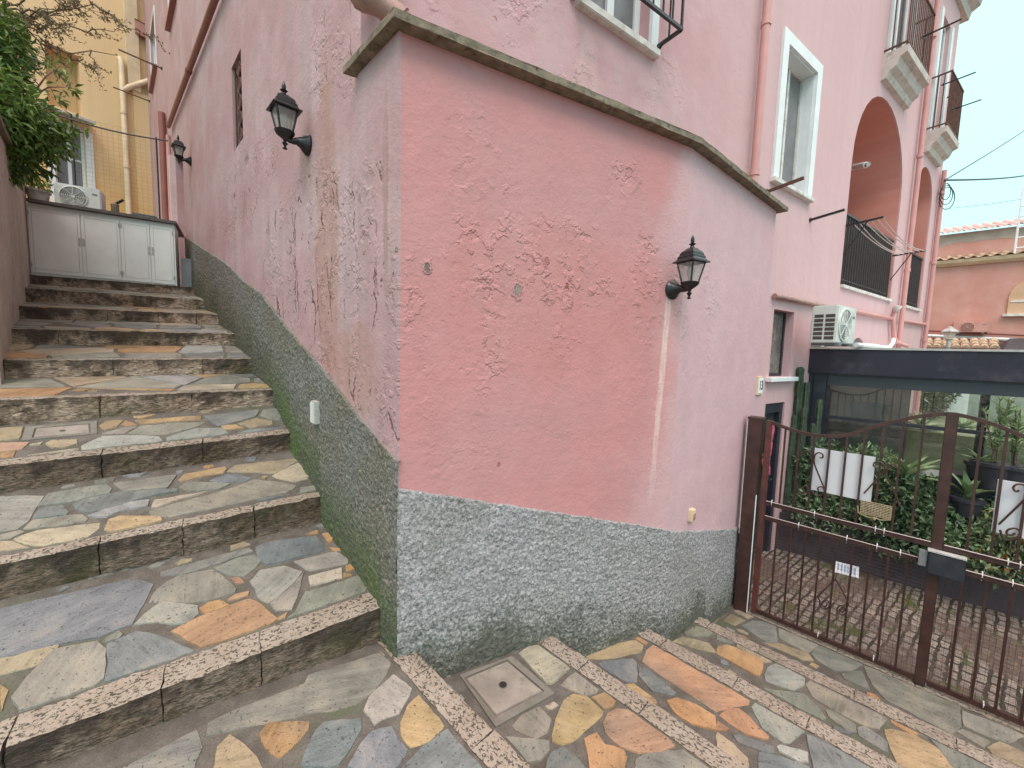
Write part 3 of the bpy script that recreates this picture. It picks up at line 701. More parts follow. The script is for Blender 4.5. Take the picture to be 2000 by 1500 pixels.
for i, (a, b, c, d) in enumerate(steps):
    if i + 1 < len(steps): e_, f_ = steps[i + 1][2], steps[i + 1][3]
    else: e_ = W.p(13.5, 0, a.z + .02); f_ = LWd.p(8.5, -.1, b.z + .02)
    n = (b - a).cross(e_ - a); n = n if n.z > 0 else -n; pl = Plane(a, n); planes.append(pl)
    A0, B0 = wall_ext(a, b), b; E0, F0 = wall_ext(e_, f_), f_
    back = lambda p, q: p + (q - p).normalized() * .16
    reg = [(A0.x, A0.y), (B0.x, B0.y), (F0.x, F0.y), (E0.x, E0.y)]
    ext = [(A0.x, A0.y), (B0.x, B0.y), *[((p + (p - q).normalized() * .1).x, (p + (p - q).normalized() * .1).y) for p, q in ((F0, B0), (E0, A0))]]
    dfr = (b - a).normalized(); inn = Vector((-dfr.y, dfr.x, 0)); inn = inn if inn.dot(e_ - a) > 0 else -inn; inn.normalize()
    core = [((A0 + inn * .05).x, (A0 + inn * .05).y), ((B0 + inn * .05).x, (B0 + inn * .05).y)] + ext[2:]
    solid('stair_core', pl, core, -1.0, m_mortar)
    kw = .12 if i == 0 else .06
    kreg = [((A0 + inn * (kw + .012)).x, (A0 + inn * (kw + .012)).y), ((B0 + inn * (kw + .012)).x, (B0 + inn * (kw + .012)).y), reg[2], reg[3]]
    pave('stair_paving', pl, kreg, tread_txt.get(i), holes=[[(30, 825), (200, 815), (200, 860), (30, 872)]] if i == 2 else (), cell=.2 if i < 3 else .26,
         tones='ggbbnnntlcoy' if i else 'ggbbnnlt', squash=(1.5, atan2(dfr.y, dfr.x)))
    # kerb stones
    mbk = MB(); x = -.05; Ltot = (B0 - A0).length; js = []
    while x < Ltot:
        x2 = min(Ltot + .01, x + random.choice((.34, .42, .5, .58, .66)))
        lo = lambda t, dd, zz: A0 + (B0 - A0) * (t / Ltot) + inn * dd + Vector((0, 0, zz))
        x0_, x1_ = x, x2; zt = lambda t, dd: pl.z(*(A0 + (B0 - A0) * (t / Ltot) + inn * dd).xy) + .006
        zb = lambda t: c.z + (d.z - c.z) * (t / Ltot) - .03
        pt = lambda t, dd, z_: Vector((*(A0 + (B0 - A0) * (t / Ltot) + inn * dd).xy, z_))
        jt = random.uniform(-.006, .006)
        rough_block(mbk, [pt(x1_, jt, zb(x1_)), pt(x0_, jt, zb(x0_)), pt(x0_, kw, zb(x0_)), pt(x1_, kw, zb(x1_)),
                          pt(x1_, jt, zt(x1_, 0)), pt(x0_, jt, zt(x0_, 0)), pt(x0_, kw, zt(x0_, kw)), pt(x1_, kw, zt(x1_, kw))], 16, 4, 7, .008, i * 7.3 + x)
        x = x2
    ko = mbk.build('stair_kerb', m_travD if i < 3 else m_travW); tag(ko, kind='structure'); ko.data.attributes.new('hgt', 'FLOAT', 'POINT').data.foreach_set('value', mbk.hg)

def cover(label, pl, fq, lq, hole):
    c = [pl.px(*p) for p in fq]; q = [pl.px(*p) for p in lq]; P3 = lambda p, h: Vector((p[0], p[1], pl.z(*p) + h))
    ctr = P3((sum(p[0] for p in q) / 4, sum(p[1] for p in q) / 4), 0)
    t = thing('manhole_cover', label, 'manhole cover', ctr)
    mb = MB(); n = 4; o_ = [P3(p, .007) for p in c]; i_ = [P3(p, .007) for p in q]; lo = [P3(p, -.02) for p in q]
    mb.add(o_ + i_ + lo, [(k, (k + 1) % 4, 4 + (k + 1) % 4, 4 + k) for k in range(4)] + [(4 + k, 4 + (k + 1) % 4, 8 + (k + 1) % 4, 8 + k) for k in range(4)])
    mb.add([P3(p, -.03) for p in c] + o_, [(k, (k + 1) % 4, 4 + (k + 1) % 4, 4 + k) for k in range(4)])
    mb.build('surround', m_frame, t)
    ins = lambda k: [P3((p[0] + (ctr.x - p[0]) * k, p[1] + (ctr.y - p[1]) * k), 0) for p in q]
    mb = MB(); lid = ins(.06); mb.prism([p + Vector((0, 0, -.03)) for p in lid], [p + Vector((0, 0, .006)) for p in lid]); mb.build('lid', m_cover, t, bevel=.003)
    mb = MB(); mb.add([P3(p, -.018) for p in q], [(0, 1, 2, 3)]); mb.build('gap', m_dark, t)
    mb = MB(); mb.lathe([(hole, .0), (hole, .0088)], ctr + Vector((0, 0, 0)), 16); mb.build('hole_shade_disc', m_dark, t)  # black disc on the solid lid, painted shade of a hole
    mb = MB(); mb.lathe([(hole * 1.25, .0), (hole * 1.25, .0075), (hole, .0078)], ctr, 16); mb.build('rim', m_frame, t)
cover('small square concrete cover sunk in the paving of the third stair tread', planes[2], MAN3, [(68, 838), (176, 829), (178, 847), (62, 857)], .012)

# ---- street steps going down along the annex
LV = [0.0, -.2, -.43, -.65, -.84]; UE = [.08, .895, 1.70, 2.465, 3.25]
L0T = """n a1155,1250 1160,1160 1400,1075 1700,960 B0,800 350,690 410,735 380,800 330,870 240,940 140,970 0,985 a1650,1150 1400,1195
g a640,1385 720,1320 1080,1180 1110,1260 1130,1310 1090,1400 1080,1460 600,1460
t a1190,1460 1215,1310 1280,1245 1350,1290 1430,1370 1480,1460
o a1445,1250 1490,1180 1725,1175 1720,1215 1640,1310 1560,1375 1510,1350
d B-30,1240 0,1150 40,1070 80,1030 260,1010 265,1060 210,1160 160,1235 100,1250
w B275,975 300,910 420,795 510,860 500,895 450,985 370,1010 330,1045 310,1010
y B455,1035 490,950 550,890 590,940 600,960 680,1020 660,1060 600,1120 510,1155 460,1100
b B200,1245 260,1140 310,1080 410,1050 440,1110 490,1160 480,1200 420,1270 300,1280
b B450,1270 560,1150 690,1055 760,1120 850,1230 880,1290 600,1330
t B355,680 380,655 415,690 410,705 370,700"""
L1T = """c B1035,695 1080,660 1130,650 1285,765 1200,840 1170,845 1120,790
n B1240,850 1265,820 1310,785 1425,855 1415,885 1360,900
y B1195,1100 1215,1010 1250,925 1300,890 1370,905 1445,975 1440,995 1380,1050 1300,1120 1250,1140 1200,1130
o B1390,910 1460,885 1515,910 1490,960 1450,965
r B1445,1040 1465,990 1510,965 1570,970 1650,1020 1780,1115 1795,1145 1730,1175 1620,1180 1530,1150 1460,1090
n B1000,1050 1040,1000 1130,950 1190,1010 1170,1080 1120,1110 1020,1070
c B1160,955 1200,930 1225,945 1190,970
o B1350,1115 1410,1080 1450,1140 1545,1165 1560,1200 1550,1260 1380,1260 1370,1180
g B970,1105 1180,1120 1185,1165 1140,1215 1080,1230 1040,1180
d B1150,1290 1190,1180 1250,1150 1310,1200 1390,1290
g B1605,1215 1640,1190 1870,1160 1990,1250 2020,1300 1600,1300"""
L2T = """t B1350,690 1470,650 1600,625 1640,650 1630,685 1500,715 1370,722
o B1600,620 1640,600 1665,625 1655,652
d B1420,745 1460,730 1590,720 1610,740 1610,840 1560,835 1480,790
r B1635,735 1655,680 1695,645 1800,700 1965,810 C160,1000 215,1055 205,1090 100,1105 0,1140 B1820,860
b B1615,755 1660,770 1800,885 1790,900 1690,880 1620,805
o B1755,925 1800,910 1900,945 1990,1000 2000,1070 1880,1040 1800,990
y B1530,850 1590,840 1700,920 1710,945 1650,935
r C15,1165 60,1125 140,1115 200,1160 260,1230 340,1300 330,1320 200,1290 100,1230
l C225,1110 245,1080 300,1085 585,1255 480,1340 430,1340 300,1250
b C105,1290 140,1290 370,1370 375,1410 330,1410 140,1340
l C390,1365 420,1355 590,1405 600,1470 530,1460 410,1400
b C585,1290 620,1300 1000,1500 1100,1600 640,1540 600,1380
t C0,1270 100,1340 200,1440 210,1520 130,1520 0,1380
b C275,1395 380,1420 600,1490 605,1560 280,1560
r C0,1200 80,1250 70,1265 0,1260"""
L3T = """o C0,715 60,700 120,720 300,810 300,850 280,910 240,895 0,760
t C130,720 130,685 200,700 385,790 385,805 300,820 220,770
l C310,900 330,850 390,820 480,840 570,920 570,960 500,1000 380,960 320,940
n C0,620 60,630 125,668 112,705 0,670
g C300,985 560,1020 640,1090 710,1180 700,1200 540,1120 420,1050
n C580,960 610,920 700,940 980,1070 1120,1150 1100,1190 1060,1250 940,1220 760,1130 620,1040
g C705,1125 740,1125 900,1220 910,1275 860,1270 730,1170
b C915,1240 960,1225 1110,1330 1110,1400 930,1300
y C1090,1255 1140,1250 1290,1290 1430,1370 1540,1470 1560,1530 1200,1530 1130,1380
o C1125,1180 1160,1165 1310,1250 1310,1285 1270,1285 1140,1210
g C1345,1275 1400,1290 1560,1370 1770,1500 1800,1560 1560,1530 1430,1360
d C755,1230 880,1270 870,1285 760,1260
t B1785,635 1830,610 1960,640 2000,690 1900,670
g B1840,590 1900,560 1990,585 1960,610 1850,605"""
L4T = """t C45,545 90,500 185,540 120,575
g C160,580 230,545 300,550 380,570 395,680 330,690 210,610
n C400,580 460,600 700,680 640,720 600,755 410,660
g C615,760 640,730 700,700 950,830 880,870 760,870 640,790
t C300,685 400,690 590,755 630,805 560,800 440,745
g C810,890 940,870 1000,1000 830,925
g C955,840 1100,870 1580,1100 1590,1240 1530,1290 1100,1060 1010,960
n C1595,1130 1900,1240 2000,1290 1900,1340 1800,1310 1610,1230
n C1560,1270 1600,1250 1780,1330 1740,1375
t C1760,1370 1840,1330 2000,1400 2000,1500 1800,1420
c C110,480 160,470 240,520 200,530"""
COV = [(898, 1320), (1000, 1283), (1084, 1356), (968, 1422)]; LID = [(906, 1326), (991, 1290), (1064, 1352), (968, 1402)]
txts = [L0T, L1T, L2T, L3T, L4T]; u0 = -3.0
for i, (z, u1) in enumerate(zip(LV, UE)):
    pl = Plane((0, 0, z), (0, 0, 1)); P2 = lambda u, d: tuple(U.p(u, d, 0).xy)
    ks = u0 if i == 0 else UE[i - 1]
    dmin = -.75 - .35 * i; dmax = 3.6
    reg = [P2(ks, dmin), P2(u1, dmin), P2(u1, dmax), P2(ks, dmax)]
    core = [P2(ks - .1, dmin), P2(u1 - .05, dmin), P2(u1 - .05, dmax), P2(ks - .1, dmax)]
    if i == 0:
        ks = u0; dmin = -.2; reg = [P2(ks, dmin), P2(u1, dmin), P2(u1, dmax), P2(ks, dmax)]
        core = [P2(ks, -1.2), P2(u1 - .05, -1.2), P2(u1 - .05, dmax), P2(ks, dmax)]
    solid('street_core', pl, core, -1.5, m_mortar)
    preg = [P2(ks + .012, dmin), P2(u1 - .128, dmin), P2(u1 - .128, dmax), P2(ks + .012, dmax)]
    if i == 0:                             # the landing stops at the foot of the stairs
        a, b, c, d = steps[0]; e = (b - a).normalized(); nn = Vector((-e.y, e.x)); nn = nn if nn.dot(Vector((-1, 1))) > 0 else -nn
        preg = clip(preg, nn.x, nn.y, nn.dot(Vector((a.x, a.y))) - .004)
    pave('street_paving', pl, preg, txts[i], holes=[COV] if i == 1 else (), cell=.2, tones='ggbbnnlltcoyr', squash=(1.35, radians(-45) if i else radians(20)))
    mbk = MB(); x = dmin + random.uniform(0, .2)
    while x < dmax:
        x2 = x + random.choice((.36, .45, .55, .62)); jt = random.uniform(-.006, .006); pt = lambda u, dd, zz: U.p(u, dd, zz)
        zt = z + .006; zb = (LV[i + 1] if i < 4 else -1.0) - .03
        rough_block(mbk, [pt(u1 + jt, x, zb), pt(u1 + jt, x2, zb), pt(u1 - .115, x2, zb), pt(u1 - .115, x, zb),
                          pt(u1 + jt, x, zt), pt(u1 + jt, x2, zt), pt(u1 - .115, x2, zt), pt(u1 - .115, x, zt)], 14, 4, 5, .005, i * 3.1 + x)
        x = x2
    ko = mbk.build('street_kerb', m_travU); tag(ko, kind='structure'); ko.data.attributes.new('hgt', 'FLOAT', 'POINT').data.foreach_set('value', mbk.hg)
cover('square concrete inspection cover at the foot of the annex corner', Plane((0, 0, LV[1]), (0, 0, 1)), COV, LID, .02)
# courtyard behind the gate
mb = MB(); c = [U.p(3.2, -1.6, -.995), U.p(3.2, 3.4, -.995), U.p(9, 3.4, -.995), U.p(9, -4.5, -.995), U.p(4, -4.5, -.995)]
mb.add(c, [tuple(range(5))]); tag(mb.build('courtyard', m_cobble), kind='structure')
mb = MB(); c = [U.p(9, -9, -1.0), U.p(9, 30, -1.0), U.p(60, 30, -1.0), U.p(60, -9, -1.0)]; mb.add(c, [(0, 1, 2, 3)]); tag(mb.build('garden_ground', m_ground), kind='structure')

# ================================================================== THE PINK HOUSE
house = thing('pink_house', 'pink plastered house with a lower annex at its corner, arches and balconies', 'house', M.p(0, 0, 0))
ALLEY_TOP = 11
# alley wall with its openings
slab('alley_wall', W, [(.403, -.6), (13.2, -.6), (13.2, ALLEY_TOP), (.403, ALLEY_TOP)],
     [rect(2.9, 3.3, 3.46, 4.25), rect(6.97, 7.9, 2.42, 4.78), rect(10.35, 11.6, 7.45, 8.6), rect(6.95, 7.85, 6.95, 8.4)], .35, m_alley, house)
slab('facade_wall', M, [(0, -1.4), (11.6, -1.4), (11.6, 9), (0, 9)],
     [rect(1.52, 2.20, 3.97, 5.4), rect(4.48, 5.25, 3.53, 4.95), arch(6.66, 9.05, 2.62, 4.36), arch(9.9, 11.05, 2.6, 4.68), rect(7.72, 8.62, 6.1, 8.4), rect(10.3, 10.98, 5.82, 8.0),
      rect(4.70, 5.25, 1.31, 2.12), rect(4.68, 5.20, -1.1, .985), arch(7.25, 8.05, .6, 1.50), arch(10.55, 11.1, .6, 1.55)], .32, m_fac, house)
slab('annex_side_wall', W, [(0, -.6), (.42, -.6), (.42, 2.93), (0, 2.93)], [], .3, m_alley, house, d=.012)
SK = (K0 - A.o).dot(A.t); SE = 1.72
slab('annex_near_wall', A, [(0, -1.4), (SK, -1.4), (SK, 2.93), (0, 2.93)], [], .3, m_annex, house)
slab('annex_far_wall', B, [(0, -1.4), (SE, -1.4), (SE, 2.93), (0, 2.93)], [], .3, m_annex_b, house)
Rt = Fr(B.p(SE, 0, 0), 139.3 + 180, 49.3)
slab('annex_return_wall', Rt, [(.02, -1.4), (1.3, -1.4), (1.3, 2.92), (.02, 2.92)], [], .25, m_annex_b, house, d=-.003)
slab('end_wall', Fr(M.p(11.6, 0, 0), -34, 56), [(.02, -1.4), (7, -1.4), (7, 9), (.02, 9)], [], .3, m_fac, house, d=-.003)
def miter(f1, f2, P, o1, o2):
    a = P + f1.n * o1; b = P + f2.n * o2; d = f1.t.xy; e = f2.t.xy; r = b.xy - a.xy
    k = (r.x * e.y - r.y * e.x) / (d.x * e.y - d.y * e.x); q_ = a.xy + d * k; return Vector((q_[0], q_[1]))
cpts = [Vector(p_) for p_ in [miter(W, A, C0, .065, .07), miter(A, B, K0, .07, .07), (B.p(SE + .09, .07, 0)).xy, (B.p(SE + .09, -1.1, 0)).xy, M.p(3.6, -.04, 0).xy, M.p(0.05, -.04, 0).xy, W.p(.47, .065, 0).xy]]
def coping_mesh():
    mb = MB(); ring = []
    for i, p in enumerate(cpts):
        q = cpts[(i + 1) % len(cpts)]; k = max(1, int((q - p).length / .05)) if i in (0, 1, 6) else 1
        for j in range(k): ring.append(p.lerp(q, j / k))
    def rg(z, o):
        return [Vector((p.x, p.y, z)) + noise.noise_vector(Vector((p.x * 9, p.y * 9, z * 30 + o))) * .004 for p in ring]
    n = len(ring); a, b, c, d = rg(2.931, 0), rg(2.936, 3), rg(2.962, 5), rg(2.967, 9)
    mb.add(a + b + c + d, [(r * n + i, r * n + (i + 1) % n, (r + 1) * n + (i + 1) % n, (r + 1) * n + i) for r in range(3) for i in range(n)] + [tuple(range(n - 1, -1, -1)), tuple(range(3 * n, 4 * n))])
    return mb
coping_mesh().build('coping', m_cop, house)
# rough plinth: a real relief standing proud of the walls
def plinth(name, fr, pts, zb, s0, s1, mat, rise, moss, step=.0085):
    mb = MB(); rise_a = []; moss_a = []
    def top(s):
        for (a, za), (b, zc) in zip(pts, pts[1:]):
            if s <= b: return za + (zc - za) * (s - a) / (b - a)
        return pts[-1][1]
    ns = int((s1 - s0) / step); hmax = max(z for _, z in pts) - zb; nz = int(hmax / step) if step < .012 else int(hmax / (step * 1.3)); nz = min(nz, 185)
    for i in range(ns + 1):
        s = s0 + (s1 - s0) * i / ns; zt = top(s) + noise.noise(Vector((s * 9, 3, 1))) * .008; bt = rise(s, 0, True)
        for j in range(nz + 2):
            z = bt + (zt - bt) * min(j, nz) / nz
            q = Vector((s, z, fr.az)); v = noise.noise(q * 66) * .75 + noise.noise(q * 31) * .55 + noise.noise(q * 115) * .3
            d = .018 + .0095 * v + .005 * noise.noise(q * 5)
            if j == nz + 1: d = -.004
            mb.v.append(tuple(fr.p(s + noise.noise(q * 41) * .003, d, z))); rise_a.append(rise(s, z, False)); moss_a.append(moss(s, z))
    k = nz + 2
    for i in range(ns):
        for j in range(nz + 1): mb.f.append((i * k + j, (i + 1) * k + j, (i + 1) * k + j + 1, i * k + j + 1))
    me = mb.mesh(name, mat)
    for p in me.polygons: p.use_smooth = True
    me.attributes.new('rise', 'FLOAT', 'POINT').data.foreach_set('value', rise_a); me.attributes.new('moss', 'FLOAT', 'POINT').data.foreach_set('value', moss_a)
    return link(bpy.data.objects.new(name, me), house)
stair_prof = [((st[0] - W.o).dot(W.t), st[0].z) for st in steps]; foot = [((st[2] - W.o).dot(W.t), st[2].z) for st in steps]
def riseW(s, z, base):
    g = 0.0
    for i, (a, za) in enumerate(stair_prof):
        if s >= a:
            nx = foot[i + 1] if i + 1 < len(foot) else (13, za + .05); g = za + (nx[1] - za) * min(1, (s - a) / max(.01, nx[0] - a))
    return (-.28 + .365 * s) if base else max(0.0, z - g) + (.05 if z < g else 0)
def riseA(s, z, base):
    g = LV[1] if s < .96 else LV[2] if s < 1.72 else LV[3]
    if base: return LV[3] - .1
    sm = -.2 - .46 * max(0, min(1, (s - .6) / 1.5)); return max(0, z - sm) + .02
LV4_ = LV[4]
def riseB(s, z, base):
    g = LV[3] if s < .7 else LV[4]; return LV4_ - .1 if base else max(0, z - g)
dW = [W.px(*p) for p in [(778, 899), (729, 841), (681, 784), (657, 751), (618, 703), (570, 649), (540, 610), (513, 574), (480, 550), (440, 512), (400, 487), (360, 460)]]
dW = [(-.05, 1.01)] + [p for p in dW if p[0] > 0] + [(7.3, 3.34)]
mossW = lambda s, z: max(0, 1 - abs(s - 1.5) / .95, .5 if s < 1.3 else 0) if s < 2.6 else .0
plinth('alley_plinth', W, dW, -.1, -.014, 2.7, m_dadoW, riseW, mossW, .0088)
plinth('alley_plinth', W, dW, 0, 2.7, 6.96, m_dadoW, riseW, lambda s, z: .0, .02)
zK = A.px(1330, 1030)[1]
plinth('annex_plinth', A, [(-.05, .872), (0, .867), (SK, zK + .015), (SK + .1, zK)], -.75, -.014, SK + .006, m_dadoA, riseA, lambda s, z: .12)
plinth('annex_plinth', B, [(-.02, zK), (0, zK), (1.25, -.06), (1.8, -.12)], -.95, -.003, SE, m_dadoA, riseB, lambda s, z: .12, .011)

def window(name, fr, s0, s1, z0, z1, rec, mat_pane, mat_frame, fw=.05, mull=0, bars=0, parent=house, label=None):
    mb = MB(); a, b = -rec, -rec - .05
    for r in ((s0, s0 + fw, z0, z1), (s1 - fw, s1, z0, z1), (s0 + fw, s1 - fw, z0, z0 + fw), (s0 + fw, s1 - fw, z1 - fw, z1)): mb.box(fr, r[0], r[1], a, b, r[2], r[3])
    for k in range(mull): x = s0 + (s1 - s0) * (k + 1) / (mull + 1); mb.box(fr, x - fw * .6, x + fw * .6, a + .004, b, z0 + fw, z1 - fw)
    for k in range(bars): x = z0 + (z1 - z0) * (k + 1) / (bars + 1); mb.box(fr, s0 + fw, s1 - fw, a - .003, b, x - fw * .4, x + fw * .4)
    w_ = mb.build(name, mat_frame, parent, label=label)
    mb = MB(); mb.box(fr, s0 + fw * .5, s1 - fw * .5, a - .02, a - .035, z0 + fw * .5, z1 - fw * .5); mb.build('pane', mat_pane, w_)
    return w_
def trim(fr, s0, s1, z0, z1, tw, parent, mat, d=.03, bottom=True):
    mb = MB(); z00 = z0
    mb.box(fr, s0 - tw, s0, -.002, d, z00, z1 + tw); mb.box(fr, s1, s1 + tw, -.002, d, z00, z1 + tw); mb.box(fr, s0, s1, -.002, d, z1, z1 + tw)
    return mb.build('trim', mat, parent)
# ---- street facade: barred window over the annex
w1 = window('window', M, 1.52, 2.20, 3.97, 5.4, .10, m_panel, m_trim, .06, 1, label='window with net curtain behind a projecting iron grille')
mb = MB(); mb.box(M, 1.44, 1.52, -.002, .03, 3.97, 5.4); mb.box(M, 2.20, 2.28, -.002, .03, 3.97, 5.4); mb.build('trim', m_trim, w1)
mb = MB(); mb.box(M, 1.42, 2.29, -.1, .055, 3.91, 3.968); mb.build('sill', m_marble, w1, bevel=.006)
mb = MB(); gd = .24
for x in [1.38 + i * .112 for i in range(9)]: mb.tube([M.p(x, gd, 4.0), M.p(x, gd, 5.6)], .0085 if 0 < (x - 1.38) < .89 else .012, 6)
for z in (4.0, 4.42, 4.95): mb.tube([M.p(1.37, gd, z), M.p(2.285, gd, z)], .011, square=True)
for x in (1.38, 2.28):
    for z in (4.0, 4.42, 4.95):
        mb.tube([M.p(x, gd, z), M.p(x, .06, z), M.p(x - .0, .0, z)], .011, square=True)
    mb.tube([M.p(x, .13, 4.0), M.p(x, .13, 5.6)], .0085, 6)
    mb.tube([M.p(x, .06, 4.0), M.p(x + .0, .015, 3.96), M.p(x, .03, 3.93)], .012, square=True)
mb.build('grille', m_iron, w1)
# white framed window
w2 = window('window', M, 4.48, 5.25, 3.53, 4.95, .12, m_panel, m_marble, .035, 1, label='tall window in a deep white surround')
trim(M, 4.48, 5.25, 3.53, 4.95, .125, w2, m_trim)
mb = MB(); mb.box(M, 4.484, 4.50, -.118, .0, 3.535, 4.94); mb.box(M, 5.232, 5.246, -.118, .0, 3.535, 4.94); mb.box(M, 4.50, 5.232, -.118, .0, 4.934, 4.946); mb.build('reveal', m_trim, w2)
mb = MB(); mb.box(M, 4.34, 5.39, -.2, .06, 3.475, 3.528); mb.build('sill', m_marble, w2, bevel=.006)
# dusty small window and the dark door below it
w3 = window('window', M, 4.70, 5.25, 1.31, 2.12, .09, m_dirtyp, m_anth, .035, label='small dusty window above the dark side door')
mb = MB(); mb.box(M, 4.62, 5.36, -.08, .07, 1.255, 1.307); mb.build('sill', m_trim, w3, bevel=.005)
mb = MB()
for r in ((4.68, 4.77, -1.0, .985), (5.11, 5.20, -1.0, .985), (4.77, 5.11, .86, .985)): mb.box(M, r[0], r[1], -.10, -.02, r[2], r[3])
dr = mb.build('side_door', m_anth, house, label='dark grey side door beside the gate')
mb = MB(); mb.box(M, 4.77, 5.11, -.10, -.075, -1.0, .86); mb.build('leaf', m_pane, dr)
mb = MB(); mb.tube([M.p(5.08, -.07, -.02), M.p(5.08, -.03, -.02), M.p(5.0, -.03, -.02)], .01, 6); mb.build('handle', m_anth, dr)
# loggias behind the arches
def loggia(s0, s1, label, rail):
    d0, d1, z0, z1 = -.318, -1.9, 2.6, 5.75
    mb = MB(); P = M.p; r_ = (rail[1] - rail[0]) / 2; ring = arch(rail[0] + .006, rail[1] - .006, rail[2] - .05, rail[3], 20); n_ = len(ring)
    mb.add([P(s, -.02, z) for s, z in ring] + [P(s, d1, z) for s, z in ring], [(k, (k + 1) % n_, n_ + (k + 1) % n_, n_ + k) for k in range(n_)] + [tuple(range(n_, 2 * n_))])
    lg = mb.build('loggia', m_salmon, house, label=label)
    mb = MB(); mb.box(M, rail[0] + .02, rail[1] - .02, -.30, .035, rail[2] - .05, rail[2]); mb.build('sill', m_marble, lg, bevel=.006)
    mb = MB(); n = int((rail[1] - rail[0]) / .105); zt = rail[2] + 1.0
    for k in range(n + 1):
        s = rail[0] + .05 + (rail[1] - rail[0] - .1) * k / n; mb.tube([M.p(s, -.05, rail[2]), M.p(s, -.05, zt)], .017, square=True)
    mb.box(M, rail[0] + .01, rail[1] - .01, -.075, -.025, zt, zt + .03); mb.box(M, rail[0] + .01, rail[1] - .01, -.065, -.035, rail[2] + .08, rail[2] + .10)
    mb.build('railing', m_rail, lg)
    return lg
loggia(6.4, 9.4, 'open loggia under the wide arch with dark railing', (6.66, 9.05, 2.63, 4.36))
loggia(9.7, 11.25, 'open loggia under the narrow arch with dark railing', (9.9, 11.05, 2.61, 4.68))
# balcony doors with moulded corbels
def balcony(s0, s1, z0, zt, rs0, rs1, label, rail_h=.95):
    w_ = window('balcony_door', M, s0, s1, z0 + .03, zt, .06, m_pane, m_trim, .06, 1, label=label)
    mb = MB()
    for r in ((s0 - .13, s0), (s1, s1 + .13)): mb.box(M, r[0], r[1], -.002, .035, z0, zt)
    mb.build('trim', m_trim, w_)
    mb = MB(); pr = [(0, z0 - .36), (.06, z0 - .35), (.09, z0 - .27), (.16, z0 - .22), (.20, z0 - .12), (.27, z0 - .09), (.28, z0), (0, z0)]
    mb.prism([M.p(rs0, d, z) for d, z in pr], [M.p(rs1, d, z) for d, z in pr]); mb.build('corbel', m_corbel, w_)
    mb = MB(); n = int((rs1 - rs0) / .085)
    for k in range(n + 1): s = rs0 + .03 + (rs1 - rs0 - .06) * k / n; mb.tube([M.p(s, .25, z0), M.p(s, .25, z0 + rail_h)], .009, 5)
    for s in (rs0 + .03, rs1 - .03):
        for z in (z0 + .06, z0 + rail_h): mb.tube([M.p(s, .25, z), M.p(s, .0, z)], .011, square=True)
        for d in (.09, .17): mb.tube([M.p(s, d, z0), M.p(s, d, z0 + rail_h)], .009, 5)
    for z in (z0 + .06, z0 + rail_h): mb.tube([M.p(rs0 + .02, .25, z), M.p(rs1 - .02, .25, z)], .013, square=True)
    mb.build('railing', m_rust, w_)
balcony(7.72, 8.62, 6.07, 8.4, 7.47, 8.72, 'balcony door above the wide arch with rusty railing')
balcony(10.3, 10.98, 5.8, 8.0, 10.1, 11.15, 'balcony door above the narrow arch with rusty railing')
# arched ground-floor openings just over the pergola roof
mb = MB(); r = arch(7.25, 8.05, .6, 1.50, 12); mb.add([M.p(s, -.05, z) for s, z in r], [tuple(range(len(r)))]); mb.build('arched_shutter', m_slate, house)
mb = MB(); r = arch(10.55, 11.1, .6, 1.55, 12); mb.add([M.p(s, -.28, z) for s, z in r], [tuple(range(len(r)))]); mb.build('arched_opening_shade', m_dark, house)  # black sheet paints the shaded inside of the arch
# eaves
mb = MB(); pr = [(-.1, 8.55), (.06, 8.55), (.09, 8.68), (.2, 8.74), (.24, 8.9), (.42, 8.95), (.46, 9.12), (-.1, 9.12)]
mb.prism([M.p(-.2, d, z) for d, z in pr], [M.p(12.0, d, z) for d, z in pr]); mb.build('eaves', m_corbel, house)
# pipes on the facade
def pipe(name, pts, r, mat, collars=(), parent=house, n=10):
    mb = MB(); mb.tube(pts, r, n)
    for p, d in collars: mb.tube([p - d * .03, p + d * .03], (r[0] if isinstance(r, list) else r) * 1.22, n)
    return mb.build(name, mat, parent, smooth=True)
UP = Vector((0, 0, 1))
pipe('drainpipe', [M.p(3.85, .075, 2.97), M.p(3.85, .075, 9)], .04, m_pipe, [(M.p(3.85, .075, z), UP) for z in (3.22, 3.42, 4.85)])
pipe('drainpipe', [M.p(9.55, .07, 1.65), M.p(9.62, .07, 8.9)], .038, m_pipe, [(M.p(9.57, .07, z), UP) for z in (3.2, 5.2, 7.2)])
pipe('drainpipe', [M.p(11.42, .06, -1), M.p(11.46, .06, 5.45)], .038, m_pipe, [(M.p(11.43, .06, z), UP) for z in (2.0, 3.6, 5.0)])
pipe('water_pipe', [M.p(4.6, .035, 2.26), M.p(6.2, .035, 2.26)], .028, m_pipe3)
pipe('water_pipe', [M.at(1665, 607, .04), M.at(1744, 623, .04), M.at(1750, 600, .04)], .03, m_pipe, n=8)
pipe('water_pipe', [M.at(1760, 626, .04), M.at(1808, 634, .04)], .028, m_pipe, n=8)
pipe('waste_pipe', [M.at(1744, 623, .06), M.at(1745, 655, .06), M.at(1750, 668, .1), M.at(1772, 676, .15)], .035, m_pipe, n=8)
pipe('corner_pipe', [M.p(.10, .075, 7), M.p(.10, .075, 3.42), M.p(.075, .085, 3.33)], .05, m_pipe, [(M.p(.10, .075, 3.45), UP)])
pipe('overflow_pipe', [M.p(.07, .06, 3.30), M.p(.0, .10, 3.25), M.p(-.03, .15, 3.19), M.p(.03, .20, 3.16), M.p(.2, .22, 3.09), M.p(.45, .24, 3.022)], [.05, .06, .062, .058, .05, .05], m_pipe3, [(M.p(.12, .21, 3.122), Vector((.8, .2, -.4)).normalized())])
